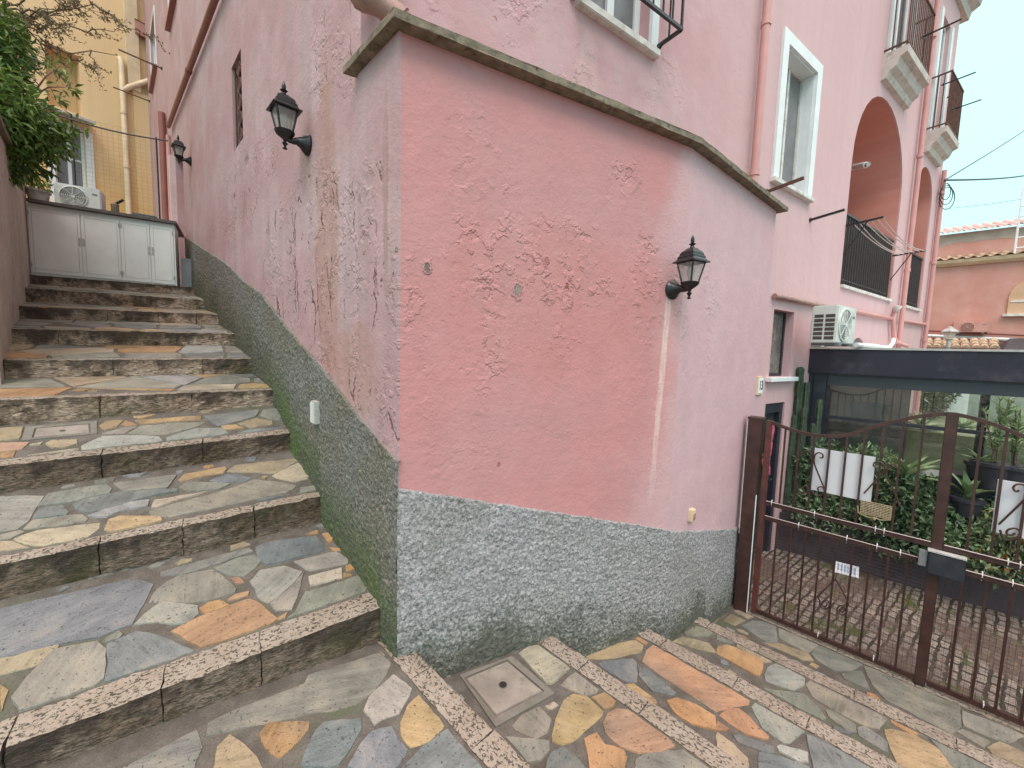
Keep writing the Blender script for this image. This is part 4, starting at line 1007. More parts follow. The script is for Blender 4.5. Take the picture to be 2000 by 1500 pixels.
# ---- alley side: niche with wrought grille, doorway, two windows, pipes
mb = MB(); mb.add([W.p(*q) for q in ((2.88, -.05, 3.44), (3.32, -.05, 3.44), (3.32, -.05, 4.27), (2.88, -.05, 4.27))], [(0, 1, 2, 3)]); nb = mb.build('niche', m_dark, house, label='narrow niche, its shade painted black, with wrought iron scrollwork')  # black sheet close behind the grille paints the shade of a deeper recess
mb = MB()
def scroll(fr, s, z, d, r, turns, sg, n=22, r1=.25, a0=0):
    return [fr.p(s + sg * r * (1 - (1 - r1) * k / n) * cos(a0 + turns * 2 * pi * k / n), d, z + r * (1 - (1 - r1) * k / n) * sin(a0 + turns * 2 * pi * k / n)) for k in range(n + 1)]
for i in range(5):
    z = 3.54 + i * .155
    for sg in (1, -1): mb.tube(scroll(W, 3.1, z, -.025, .085, 1.2, sg, 16), .009, 5)
for s in (2.93, 3.1, 3.27): mb.tube([W.p(s, -.025, 3.46), W.p(s, -.025, 4.25)], .009, 5)
mb.build('scroll_grille', m_rust, nb)
mb = MB(); mb.box(W, 6.97, 7.9, -.24, -.20, 2.42, 4.78); dd = mb.build('alley_door', m_pipe, house)
mb = MB(); mb.box(W, 7.02, 7.85, -.2, -.195, 2.5, 3.25); mb.build('lower_panel', m_slate, dd)
for (s0, s1, z0, z1) in ((10.35, 11.6, 7.45, 8.6), (6.95, 7.85, 6.95, 8.4)):
    w_ = window('window', W, s0, s1, z0, z1, .05, m_panel, m_trim, .05, 0)
    mb = MB(); mb.box(W, s0 - .06, s1 + .06, -.05, .07, z0 - .05, z0 - .003); mb.build('sill', m_pipe2, w_)
    trim(W, s0, s1, z0, z1, .05, w_, m_trim, .015)
pipe('gutter_pipe', [W.p(.35, .05, 4.80), W.p(3.5, .05, 5.06), W.p(8.2, .05, 5.42)], .034, m_pipe2, [(W.p(5.6, .05, 5.22), Vector((-.7, .7, .05)).normalized())])
pipe('downpipe', [W.p(9.0, .07, 2.4), W.p(9.0, .07, 5.95)], .06, m_pipe2)
pipe('downpipe', [W.p(8.45, .05, 2.4), W.p(8.3, .05, 5.3)], .035, m_pipe)
mb = MB(); mb.box(W, 7.95, 8.12, .0, .08, 2.4, 4.85); mb.build('door_jamb', plain('pale_jamb', (.62, .47, .46), .7, .12, 6, .2), house)

# ================================================================== WALL LANTERNS (one built, two copied)
def lantern(label):
    t = thing('wall_lantern', label, 'lantern', (0, 0, 0), 0, 'black wall lanterns on the pink house')
    o = Vector((0, .14, 0))
    mb = MB(); mb.lathe([(.064, 0), (.066, .012), (.05, .03), (.034, .048), (.022, .072)], Vector((0, 0, 0)), 18, axis=Vector((0, 1, 0)))
    mb.tube([Vector((0, .07, 0)), Vector((0, .09, -.01)), Vector((0, .115, -.012)), Vector((0, .14, -.004))], [.022, .017, .015, .014], 10)
    mb.build('bracket', m_iron, t, True, smooth=True)
    mb = MB(); mb.lathe([(.006, -.076), (.015, -.070), (.006, -.06), (.012, -.045), (.018, -.04), (.008, -.03), (.014, -.015), (.03, -.003), (.05, .012), (.058, .03), (.054, .031)], o, 14)
    mb.build('cup', m_iron, t, True, smooth=True)
    mb = MB(); b, tp = .035, .059
    for sx_ in (1, -1):
        for sy_ in (1, -1): mb.tube([o + Vector((sx_ * b, sy_ * b, .028)), o + Vector((sx_ * tp, sy_ * tp, .155))], .0045, square=True)
    for k, z in ((b, .03), (tp, .153)):
        c = [o + Vector((a * k, b_ * k, z)) for a, b_ in ((1, 1), (-1, 1), (-1, -1), (1, -1))]
        for i in range(4): mb.tube([c[i], c[(i + 1) % 4]], .0045, square=True)
    mb.build('cage', m_iron, t, True)
    mb = MB(); b, tp = .032, .056
    lo = [o + Vector((a * b, c * b, .03)) for a, c in ((1, 1), (-1, 1), (-1, -1), (1, -1))]; hi = [o + Vector((a * tp, c * tp, .153)) for a, c in ((1, 1), (-1, 1), (-1, -1), (1, -1))]
    mb.prism(lo, hi, False); mb.build('glass_panes', m_lampglass, t, True)
    mb = MB(); mb.lathe([(.012, .03), (.016, .04), (.016, .07), (.02, .075), (.026, .10), (.02, .125), (.006, .135)], o, 12); mb.build('bulb', m_bush, t, True, smooth=True)
    mb = MB(); pr = [(.081, .153), (.081, .158), (.068, .168), (.060, .180), (.059, .192), (.053, .198), (.049, .214), (.042, .226), (.033, .232), (.022, .244), (.009, .25)]
    mb.lathe(pr, o, 4, sq=True); mb.build('hood', m_iron, t, True)
    mb = MB(); mb.lathe([(.016, .248), (.010, .262), (.022, .272), (.010, .278), (.013, .292), (.009, .312), (.002, .328)], o, 10); mb.build('finial', m_iron, t, True, smooth=True)
    return t
l0 = lantern('black wall lantern on the smooth front face of the annex, above a white filler stripe')
sA, zA = A.px(1312, 566); l0.location = A.p(sA, .0, zA); l0.rotation_euler = (0, 0, -radians(151.5))
sW, zW = W.px(603, 284)
dup(l0, W.p(sW, 0, zW), -radians(-135.2), 'larger-looking black wall lantern on the stained alley wall, above the stairs')
s3, z3 = W.px(369, 318)
dup(l0, W.p(6.1, 0, 4.2), -radians(-135.2), 'distant black wall lantern beside the alley doorway at the top of the stairs')

# ================================================================== SMALL THINGS ON THE WALLS
def onwall(fr, px, py): s, z = fr.px(px, py); return s, z
def small_box(name, label, cat, fr, s0, s1, z0, z1, d, mat, lidmat=None):
    t = thing(name, label, cat, fr.p((s0 + s1) / 2, 0, z0))
    mb = MB(); mb.box(fr, s0, s1, -.01, d, z0, z1); mb.build('body', mat, t, bevel=.006)
    mb = MB(); m_ = .14 * (s1 - s0); mb.box(fr, s0 + m_, s1 - m_, d - .002, d + .004, z0 + m_, z1 - m_); mb.build('cover_plate', lidmat or mat, t)
    return t
small_box('junction_box', 'small white junction box on the mossy plinth beside the stairs', 'junction box', W, .99, 1.07, 1.03, 1.18, .05, m_bush, m_plastic)
s_, z_ = A.px(1330, 1000); s_, z_ = B.px(1348, 1004)
t = thing('doorbell', 'small cream doorbell box low on the pink annex wall', 'doorbell', B.p(s_, 0, z_ - .04))
mb = MB(); mb.box(B, s_ - .035, s_ + .035, -.01, .03, z_ - .05, z_ + .045); mb.build('housing', m_cream, t, bevel=.005)
mb = MB(); mb.box(B, s_ - .012, s_ + .022, .0301, .034, z_ - .038, z_ + .01); mb.build('button_plate', m_pipe3, t)
# number tile
s_, z_ = B.px(1482, 753)
t = thing('house_number_tile', 'white ceramic tile with the number 13 beside the gate post', 'number tile', B.p(s_, 0, z_ - .07))
mb = MB(); mb.box(B, s_ - .072, s_ + .072, -.01, .016, z_ - .088, z_ + .088); mb.build('frame', m_cream, t, bevel=.003)
mb = MB(); mb.box(B, s_ - .058, s_ + .058, .0161, .020, z_ - .072, z_ + .072); tl = mb.build('tile', m_trim, t, bevel=.002)
cu = bpy.data.curves.new('digits', 'FONT'); cu.body = '13'; cu.size = .125; cu.align_x = 'CENTER'; cu.align_y = 'CENTER'; cu.extrude = .001; cu.offset = .002
o = bpy.data.objects.new('tmp', cu); COL.objects.link(o); bpy.context.view_layer.update()
me = bpy.data.meshes.new_from_object(o.evaluated_get(bpy.context.evaluated_depsgraph_get())); bpy.data.objects.remove(o)
for v in me.vertices: v.co = B.p(s_ + v.co.x * .8, .0215 + v.co.z, z_ + v.co.y)
me.materials.clear(); me.materials.append(m_black); link(bpy.data.objects.new('digits', me), t)
# clothes poles sticking out of the facade
def reach(P, d, px):
    lo, hi = 0.0, 3.0
    for _ in range(40):
        m_ = (lo + hi) / 2; q = RM.transposed() @ (P + d * m_ - CAM); x = 1000 + F * q.x / q.y
        lo, hi = (m_, hi) if x < px else (lo, m_)
    return lo
for (bx, by, tx, lab, mt, th) in ((1497, 375, 1570, 'russet pole jutting out under the white framed window', m_rust, .014), (1582, 430, 1650, 'dark pole jutting out left of the wide arch', m_iron, .013),
                                  (1803, 72, 1878, 'thin rod jutting from the corner of the upper balcony', m_iron, .009), (1843, 165, 1906, 'thin rod at the top of the far balcony', m_iron, .008), (1860, 214, 1917, 'thin rod at the lower corner of the far balcony', m_iron, .008)):
    s_, z_ = M.px(bx, by); d0 = 0 if bx < 1600 else .25; P = M.at(bx, by, d0); dr_ = (M.n + Vector((0, 0, .10 if bx < 1600 else .02))).normalized(); Ln = reach(P, dr_, tx)
    t = thing('clothes_pole', lab, 'pole', P, 0, 'poles jutting from the street facade')
    mb = MB(); mb.tube([P - dr_ * .03, P + dr_ * Ln], th, square=True); mb.build('rod', mt, t)
    mb = MB(); mb.lathe([(.03, 0), (.03, .012)], P - M.n * .002, 10, axis=M.n); mb.build('wall_plate', mt, t)
# clothes airer on the wide arch railing
t = thing('clothes_airer', 'clothes airer with sagging lines fixed to the railing of the wide arch', 'clothes airer', M.p(7.8, .0, 3.3))
P1 = M.at(1652, 441, 0); P2 = M.at(1743, 500, 0); d1 = (M.n + Vector((0, 0, .05))).normalized(); Ln = reach(P1, d1, 1726); Ln = min(Ln, 1.1)
for P in (P1, P2):
    mb = MB(); mb.tube([P, P + d1 * Ln], .012, square=True); mb.tube([P + d1 * Ln * .6, P + Vector((0, 0, -.42))], .008, 6); mb.build('arm', m_iron, t)
for k in range(6):
    f = .22 + .76 * k / 5; a = P1 + d1 * Ln * f; b = P2 + d1 * Ln * f; mb = MB()
    mb.tube([a.lerp(b, u / 8) + Vector((0, 0, -.34 * (u / 8) * (1 - u / 8) * (1.2 if k % 2 else .8))) for u in range(9)], .0065, 5); mb.build('line', m_line, t)
t = thing('tube_lamp', 'white tube lamp on the ceiling of the wide loggia', 'lamp', M.at(1680, 324, -.6))
P = M.at(1664, 327, -.5); Q = M.at(1692, 322, -.25)
mb = MB(); mb.tube([P, Q], .05, 10); mb.build('tube', m_trim, t, smooth=True); mb = MB(); mb.tube([Q, Q + (Q - P).normalized() * .05], .035, 8); mb.build('cap', m_bush, t)
t = thing('wall_floodlight', 'small floodlight between the two arches over the pergola', 'floodlight', M.at(1752, 601, .05))
mb = MB(); mb.tube([M.at(1752, 602, 0), M.at(1752, 602, .14)], .02, 8); mb.build('arm', m_iron, t)
mb = MB(); P = M.at(1752, 603, .14); mb.lathe([(.02, -.05), (.05, -.03), (.07, .02), (.07, .03)], P, 12, axis=Vector((.6, -.3, -.4))); mb.build('head', m_bush, t, smooth=True)

# ================================================================== GATE
LV4 = LV[4]
TG = lambda x, y: (lambda q: ((q - G.o).dot(G.t), q.z))(G.at(x, y))
t = thing('gate_post', 'thick red brown steel gate post against the annex corner', 'gate post', G.p(-.03, 0, LV4))
mb = MB(); mb.box(G, -.085, .025, -.055, .055, LV4 - .02, 1.0); mb.build('post', m_gate, t, bevel=.004)
mb = MB(); mb.box(G, -.09, .03, -.06, .06, .985, 1.004); mb.build('cap', m_gate, t)
mb = MB(); mb.tube([G.p(.028, .058, LV4 + .02), G.p(.028, .058, -.1), G.p(.027, .056, .3)], .0045, 6); mb.tube([G.p(-.089, .045, -.1), G.p(-.091, .045, .98)], .0035, 6); mb.build('cable', m_trim, t)
mb = MB(); mb.tube([G.p(.035, .0, .66), G.p(.06, .0, .66)], .018, 8); mb.tube([G.p(.035, .0, -.5), G.p(.06, .0, -.5)], .018, 8); mb.build('hinge', m_gate2, t)
def gate(label, t0, t1, sg, panel, scrolls, low_scrolls, sd=0.0):
    """one leaf; t0 hinge side, t1 closing side, sg = direction from hinge to lock"""
    t = thing('iron_gate', label, 'gate', G.p((t0 + t1) / 2, 0, LV4), 0, 'two leaves of the courtyard gate')
    Wd = abs(t1 - t0); X = lambda u: t0 + sg * u; zb = LV4 + .045
    def tx(u):                             # wavy top rail: low near the hinge, high at the lock
        f = u / Wd; return .985 - .075 * sin(min(1, f / .62) * pi) ** 1 * (1 if f < .62 else 0) + (.205 * (0.5 - .5 * cos(pi * max(0, (f - .42)) / .58)) if f > .42 else 0) + .03 * min(0, f - .42) * 0
    mb = MB(); mb.box(G, *sorted((X(0), X(.042))), -.02, .02, zb - .02, .985); mb.build('hinge_stile', m_gate2, t, bevel=.003)
    mb = MB(); mb.box(G, *sorted((X(Wd - .058), X(Wd))), -.022 + sd, .022 + sd, zb - .03, tx(Wd) + .012 + sd * .4); mb.build('lock_stile', m_gate, t, bevel=.003)
    mb = MB(); mb.tube([G.p(X(.04 + (Wd - .09) * k / 28), 0, tx(.04 + (Wd - .09) * k / 28)) for k in range(29)], .0125, square=True); mb.build('top_rail', m_gate, t)
    for z, nm in ((.235, 'middle_rail'), (.10, 'middle_rail'), (zb, 'bottom_rail')):
        mb = MB(); mb.box(G, *sorted((X(.042), X(Wd - .058))), -.014, .014, z - .018, z + .018); mb.build(nm, m_gate, t, bevel=.002)
    nb_ = 9
    for k in range(nb_):
        u = .042 + (Wd - .1) * (k + 1) / (nb_ + 1)
        mb = MB(); mb.tube([G.p(X(u), 0, .253), G.p(X(u), 0, tx(u))], .007, square=True); mb.build('upper_bar', m_gate, t)
        mb = MB(); mb.tube([G.p(X(u), 0, zb + .018), G.p(X(u), 0, .082)], .007, square=True); mb.build('lower_bar', m_gate, t)
    sp = (Wd - .1) / 10; U_ = lambda k: .042 + sp * k
    def wrought(nm, k_, ox, oy, pts):       # scrollwork, its outline measured on the photograph
        P_ = [G.at(ox + x / k_, oy + y / k_, .016) for x, y in pts]; Q_ = [P_[0]]
        for i in range(len(P_) - 1):         # smooth through the points
            p0, p1, p2, p3 = P_[max(0, i - 1)], P_[i], P_[i + 1], P_[min(len(P_) - 1, i + 2)]
            for q in (.25, .5, .75, 1): Q_.append(.5 * ((2 * p1) + (p2 - p0) * q + (2 * p0 - 5 * p1 + 4 * p2 - p3) * q * q + (3 * p1 - p0 - 3 * p2 + p3) * q ** 3))
        mb = MB(); mb.tube(Q_, .0058, 6); mb.build(nm, m_gate, t)
    for pts in scrolls: wrought('scroll', 3.3333, 1400, 750, pts)
    for pts in low_scrolls: wrought('scroll', 3.3333, 1400, 1050, pts)
    mb = MB(); a, b = sorted((X(U_(panel[0])), X(U_(panel[1]))))
    mb.box(G, a, b, -.026, -.018, panel[2], panel[3]); mb.build('panel', m_whitep, t)
    mb = MB(); r_ = .0009                   # fine wire mesh on the lower half
    x = .05
    while x < Wd - .06: mb.tube([G.p(X(x), .018, zb), G.p(X(x), .018, .09)], r_, 3); x += .028
    z = zb + .03
    while z < .08: mb.tube([G.p(X(.045), .018, z), G.p(X(Wd - .06), .018, z)], r_, 3); z += .028
    mb.build('wire_mesh', m_gate, t)
    mb = MB()
    for u, z in ((.09, .255), (.4, .25), (.78, .25), (.83, .25), (.3, .118), (.62, .118), (.8, .118), (.93, .118), (.5, zb + .02), (.85, zb + .02)): mb.tube([G.p(X(u), .0, z + .02), G.p(X(u), .024, z), G.p(X(u), .0, z - .045)], .003, 4)
    mb.build('cable_tie', m_trim, t)
    mb = MB(); mb.tube([G.p(X(.05), .02, .26), G.p(X(Wd * .5), .021, .256), G.p(X(Wd - .06), .02, .26)], .0032, 5); mb.tube([G.p(X(.05), .02, .124), G.p(X(Wd - .06), .021, .122)], .003, 5); mb.build('cable', m_line, t)
    return t
RINGS = lambda cx_, cy_, r, a0, dr_: [(cx_ + r * (1 - .72 * k / 11) * cos(a0 + dr_ * k * .95), cy_ + r * (1 - .72 * k / 11) * sin(a0 + dr_ * k * .95)) for k in range(12)]
g1 = gate('left leaf of the brown iron gate, hinged on the annex post', .05, 1.185, 1, (2.95, 6.72, .44, .80),
    [[(700, 680), (652, 565), (633, 505), (640, 462), (665, 447), (690, 460), (687, 481), (670, 478)], [(622, 500), (612, 455), (590, 436), (562, 440), (550, 462)],
     [(520, 640), (528, 698), (560, 714), (592, 695), (585, 666), (563, 668), (566, 688)], [(618, 690), (642, 722), (678, 726), (702, 700), (686, 670), (658, 676), (662, 696)],
     [(958, 712), (1040, 622), (1086, 570), (1090, 530), (1066, 508), (1030, 510), (1020, 532), (1042, 545)], [(1192, 795), (1150, 690), (1112, 612), (1104, 570), (1120, 532), (1150, 522), (1170, 548)]],
    [[(775, 270), (700, 340), (662, 385)] + RINGS(705, 432, 38, 3.6, -1), [(775, 270), (830, 370), (856, 430)] + RINGS(812, 468, 40, -.6, 1)])
g2 = gate('right leaf of the brown iron gate, cut by the edge of the photo', 2.31, 1.132, -1, (4.9, 8.1, .42, .78),
    [[(1835, 915), (1960, 795), (2015, 735), (2022, 680), (1990, 655), (1950, 655), (1930, 675), (1945, 700), (1970, 692)], [(1845, 950), (1862, 1000), (1912, 1016), (1960, 995), (1976, 962), (1940, 940), (1895, 950), (1888, 975), (1920, 985), (1940, 970)]], [], sd=-.047)
mb = MB(); mb.box(G, 1.12, 1.30, .024, .075, .045, .205); lk = mb.build('lock_box', m_anth, g1, bevel=.006)
mb = MB(); mb.box(G, 1.115, 1.30, .022, .08, .2055, .215); mb.build('lock_lid', m_bush, lk)
mb = MB(); mb.box(G, 1.075, 1.115, .016, .055, .08, .19); mb.build('lock_keeper', m_slate, lk)
# woven tray on the gate
t = thing('wire_tray', 'small woven brass coloured wire tray hung on the left gate leaf', 'wire tray', G.p(.78, .03, .36)); a, b, z0, z1 = .735, .90, .355, .455
mb = MB()
for k in range(11): mb.tube([G.p(a + (b - a) * k / 10, .03, z0), G.p(a + (b - a) * k / 10, .03, z1)], .0032, 4)
for k in range(9): mb.tube([G.p(a, .033, z0 + (z1 - z0) * k / 8), G.p(b, .033, z0 + (z1 - z0) * k / 8)], .0032, 4)
mb.build('weave', m_brass, t)
mb = MB(); mb.tube([G.p(a - .02, .03, z0 + .05), G.p(a - .012, .03, z0 - .005), G.p(a + .05, .03, z0 - .022), G.p((a + b) / 2, .03, z0 - .012), G.p(b - .05, .03, z0 - .022), G.p(b + .005, .03, z0 - .005), G.p(b + .005, .03, z1)], .005, 6)
mb.lathe([(.009, -.01), (.012, 0), (.009, .01)], G.p((a + b) / 2, .035, z0 - .02), 8); mb.build('rim', m_brass, t)
# pink cloth by the side door
t = thing('hanging_cloth', 'pink patterned cloth hanging on the side door behind the gate post', 'cloth', M.p(4.8, .03, .55))
mb = MB(); n = 14
for k in range(n + 1):
    z = .72 - .62 * k / n
    for j in range(7): mb.v.append(tuple(M.p(4.70 + .14 * j / 6 + .012 * sin(k * 1.7), .03 + .025 * sin(j * 2.2 + k * .5), z)))
mb.f = [(k * 7 + j, k * 7 + j + 1, (k + 1) * 7 + j + 1, (k + 1) * 7 + j) for k in range(n) for j in range(6)]
o = mb.build('fabric', m_pinkcloth, t, smooth=True); sm = o.modifiers.new('thick', 'SOLIDIFY'); sm.thickness = .004

# ================================================================== COURTYARD: planter, plants, pergola
PF = Fr((3.59, 5.15), 130, 220)
t = thing('planter_wall', 'low dark planter wall filled with shrubs behind the gate', 'planter', PF.p(1.4, 0, -1))
mb = MB(); mb.box(PF, -.05, 3.6, -.10, 0, -1.02, -.50); mb.box(PF, -.05, 3.6, -.50, -.42, -1.02, -.50); mb.box(PF, -.05, .03, -.42, -.10, -1.02, -.50); mb.build('wall', m_planter, t)
mb = MB(); mb.box(PF, .03, 3.6, -.42, -.10, -1.0, -.56); mb.build('soil', m_soil, t)
t = thing('leaning_tile', 'blue and white printed board leaning on the planter wall', 'board', PF.p(.75, .08, -1))
mb = MB(); q = [(.62, .22, -.99), (.84, .20, -.99), (.84, .06, -.91), (.62, .08, -.91)]; q2 = [(a, b - .012, c - .01) for a, b, c in q]
mb.hexa([PF.p(*v) for v in q2] + [PF.p(*v) for v in q]); mb.build('board', m_whitep, t)
mb = MB()
for k in range(6):
    a = .645 + .03 * k; mb.add([PF.p(*v) for v in ((a, .19, -.971), (a + .016, .19, -.971), (a + .016, .10, -.920), (a, .10, -.920))], [(0, 1, 2, 3)])
mb2 = MB()
mb.build('print', m_bluep, t)

def leaf_mesh(mb, p, d, L_, wd, tone, fold=.25):
    d = d.normalized(); a = d.cross(Vector((random.uniform(-1, 1), random.uniform(-1, 1), random.uniform(.3, 1))))
    if a.length < 1e-4: a = Vector((1, 0, 0))
    a.normalize(); n_ = a.cross(d).normalized()
    q = [p, p + d * L_ * .45 + a * wd * .5 + n_ * fold * wd, p + d * L_ - n_ * L_ * .12, p + d * L_ * .45 - a * wd * .5 + n_ * fold * wd]
    b = len(mb.v); mb.v += [tuple(v) for v in q]; mb.f += [(b, b + 1, b + 2), (b, b + 2, b + 3)]; mb.col += [tone] * 4
def rnd_dir(): 
    v = Vector((random.gauss(0, 1), random.gauss(0, 1), random.gauss(0, 1))); return v.normalized()
def crown(clumps, n, L_, wd, mb=None, up=.2, dens=None):
    """leaf-sized faces spread through clumps (centre, radii)"""
    if mb is None: mb = MB(); mb.col = []
    tot = sum(r[0] * r[1] * r[2] for _, r in clumps)
    for c, r in clumps:
        k = int(n * r[0] * r[1] * r[2] / tot); base = random.uniform(.1, .6)
        for _ in range(k):
            v = rnd_dir() * (random.random() ** .42); p = Vector(c) + Vector((v.x * r[0], v.y * r[1], v.z * r[2]))
            d = (v * .7 + rnd_dir() * .8 + Vector((0, 0, up))); s = random.uniform(.65, 1.25)
            leaf_mesh(mb, p, d, L_ * s, wd * s, (min(1, max(0, base + random.uniform(-.3, .45))), random.random(), 0, 1))
    return mb
def shrub(label, cl, n, L_, wd, mat, group='shrubs in the dark planter'):
    base = Vector(cl[0][0]); t = thing('shrub', label, 'shrub', (base.x, base.y, -.56), 0, group)
    crown(cl, int(n * 1.3), L_ * .9, wd * .9).build('foliage', mat, t)
    mb = MB()
    for c, r in cl:
        c = Vector(c); g = Vector((base.x, base.y, -.6))
        for _ in range(4): e_ = c + rnd_dir() * r[0] * .7; mb.tube([g, g.lerp(e_, .5) + rnd_dir() * .04, e_], [.012, .009, .004], 5)
    mb.build('stem', m_bark, t)
pp = lambda s, d, z: PF.p(s, d, z)
shrub('dense dark shrub at the left end of the planter', [(pp(.42, -.2, .16), (.34, .28, .36)), (pp(.85, -.22, .22), (.36, .26, .30)), (pp(.45, -.05, -.35), (.38, .26, .3)), (pp(.95, -.02, -.32), (.38, .26, .26))], 2600, .075, .034, m_leaf2)
shrub('broad glossy shrub spilling over the planter left of the gate lock', [(pp(1.25, -.1, -.06), (.36, .32, .34)), (pp(1.55, -.02, -.30), (.36, .34, .30)), (pp(1.2, .02, -.5), (.34, .24, .2))], 2300, .085, .042, m_leaf2)
shrub('variegated shrub with some orange leaves right of the gate lock', [(pp(2.0, -.05, -.10), (.36, .32, .30)), (pp(2.3, 0, -.25), (.34, .3, .3)), (pp(1.9, .06, -.45), (.34, .25, .22)), (pp(2.7, -.1, -.4), (.4, .3, .22))], 2500, .08, .036, m_leaf3)
def rosette(label, c, n, L_, wd, spread, mat, pot=None, name='agave', lean=0.0):
    t = thing(name, label, 'plant', c, 0); mb = MB(); mb.col = []
    for k in range(n):
        a = 2 * pi * k * .382 + random.uniform(-.2, .2); el = spread[0] + (spread[1] - spread[0]) * random.random(); Lk = L_ * random.uniform(.7, 1.1)
        h = Vector((cos(a), sin(a), 0)); side = Vector((-sin(a), cos(a), 0)); tn = (random.random(), .3, 0, 1); pts = []
        for q in range(6):
            f = q / 5; e2 = el - f * f * random.uniform(.5, .9); pts.append(Vector(c) + (h * cos(el - f * .35) + Vector((0, 0, sin(el - f * .35)))) * Lk * f)
        b = len(mb.v)
        for q, p in enumerate(pts):
            w_ = wd * (1 - (q / 5) ** 1.6) * (.7 + .6 * min(1, q / 2)) * .5 + .001; nn = side.cross((pts[min(5, q + 1)] - pts[max(0, q - 1)]).normalized())
            mb.v += [tuple(p - side * w_ + nn * w_ * -.5), tuple(p), tuple(p + side * w_ + nn * w_ * -.5)]; mb.col += [tn] * 3
        for q in range(5): mb.f += [(b + q * 3, b + q * 3 + 1, b + q * 3 + 4, b + q * 3 + 3), (b + q * 3 + 1, b + q * 3 + 2, b + q * 3 + 5, b + q * 3 + 4)]
    mb.build('leaves', mat, t, smooth=True)
    if pot:
        m2 = MB(); m2.lathe([(pot * .75, -pot * 1.5), (pot, 0), (pot * 1.08, 0), (pot * 1.08, -.03), (pot, -.03)] if False else [(pot * .75, -pot * 1.5), (pot, -.02), (pot * 1.1, -.02), (pot * 1.1, .015), (pot * .95, .015)], Vector(c), 18); m2.build('pot', m_anth, t, smooth=True)
    return t
rosette('pale spiky agave with long pointed leaves above the planter', pp(1.18, -.12, .20), 20, .42, .07, (.35, 1.45), m_blade)
rosette('upright blue green agave in a dark pot beside the gate stile', pp(1.62, .02, .12), 10, .34, .075, (.9, 1.5), m_blade, .12)
rosette('low grassy tuft at the top left of the planter', pp(.32, -.1, .18), 26, .26, .022, (.3, 1.4), m_blade, name='grass_tuft')
# cactus
t = thing('cactus', 'tall ribbed columnar cactus beside the pergola post', 'cactus', PF.p(.06, -.25, -.56))
def cstem(px0, ytop, d, zb, r):
    P = PF.at(px0, ytop, d); x, y = P.x, P.y; mb = MB(); n = 20; L_ = P.z - zb; rings = int(L_ / .06) + 2
    vs = []; fs = []; lean = random.uniform(-.03, .03)
    for k in range(rings + 3):
        f = min(1, k / rings); z = zb + L_ * f; rr = r * (1 + .1 * sin(k * 1.3)) if k <= rings else r * (.8, .5, .1)[k - rings - 1]; z += 0 if k <= rings else (.02, .035, .045)[k - rings - 1]
        for j in range(n):
            a = 2 * pi * j / n; q = rr * (1 + .28 * cos(5 * a)); vs.append((x + q * cos(a) + lean * (1 - f), y + q * sin(a), z))
    for k in range(rings + 2):
        for j in range(n): fs.append((k * n + j, k * n + (j + 1) % n, (k + 1) * n + (j + 1) % n, (k + 1) * n + j))
    mb.add(vs, fs); mb.build('stem', m_cactus, t, smooth=True)
for a in ((1564, 722, -.12, -.56, .040), (1576, 752, -.12, -.56, .032), (1552, 815, -.10, -.56, .03), (1601, 785, -.14, -.56, .03), (1588, 832, -.10, -.56, .028), (1546, 866, -.08, -.56, .026), (1571, 800, -.06, -.56, .024)): cstem(*a)

# pergola
P0 = M.p(5.83, .06, 0); D = Fr(P0, 133, 223)
t = thing('pergola', 'anthracite glazed pergola with a deep dark fascia behind the gate', 'pergola', D.p(2.5, -2, -1)); Lp = 5.2
mb = MB(); mb.box(D, -.12, Lp, -.05, 0, 1.355, 1.675); mb.build('fascia', m_anth2, t, bevel=.004)
mb = MB(); mb.box(D, -.12, .0, -.18, -.051, -1, 1.66); mb.build('post', m_anth, t, bevel=.004)
mb = MB(); mb.box(D, .003, .145, -.20, -.06, -1, 1.35); mb.build('post', m_anth, t, bevel=.004)
mb = MB(); mb.box(D, -.05, Lp, -3.6, -.055, 1.63, 1.645); mb.build('roof', m_roofglass, t)
mb = MB(); mb.box(D, -.13, Lp, -.16, .02, 1.676, 1.70); mb.build('roof_edging', m_bush, t)
for k in range(5): mb = MB(); x = .2 + 1.2 * k; mb.box(D, x, x + .06, -3.6, -.055, 1.56, 1.629); mb.build('rafter', m_anth, t)
mb = MB(); mb.box(D, .15, Lp, -.17, -.07, 1.20, 1.33); mb.box(D, .15, Lp, -.16, -.08, 1.331, 1.40); mb.build('lintel', m_lintel, t, bevel=.004)
mb = MB(); mb.box(D, .15, Lp, -.15, -.09, .752, .792); mb.build('glazing_rail', m_anth, t)
mb = MB(); mb.box(D, .15, Lp, -.15, -.09, -.62, -.55); mb.box(D, .15, Lp, -.13, -.11, -1, -.62); mb.build('base_rail', m_anth, t)
mb = MB(); mb.box(D, .15, Lp, -.125, -.115, -.55, .752); mb.build('lower_glass', m_glass, t)
mb = MB(); mb.box(D, .15, Lp, -.125, -.115, .792, 1.20); mb.build('upper_glass', m_glass, t)
for a_, b_ in ((.147, .185), (3.4, 3.46)): mb = MB(); mb.box(D, a_, b_, -.14, -.1, -.55, 1.20); mb.build('mullion', m_anth, t)
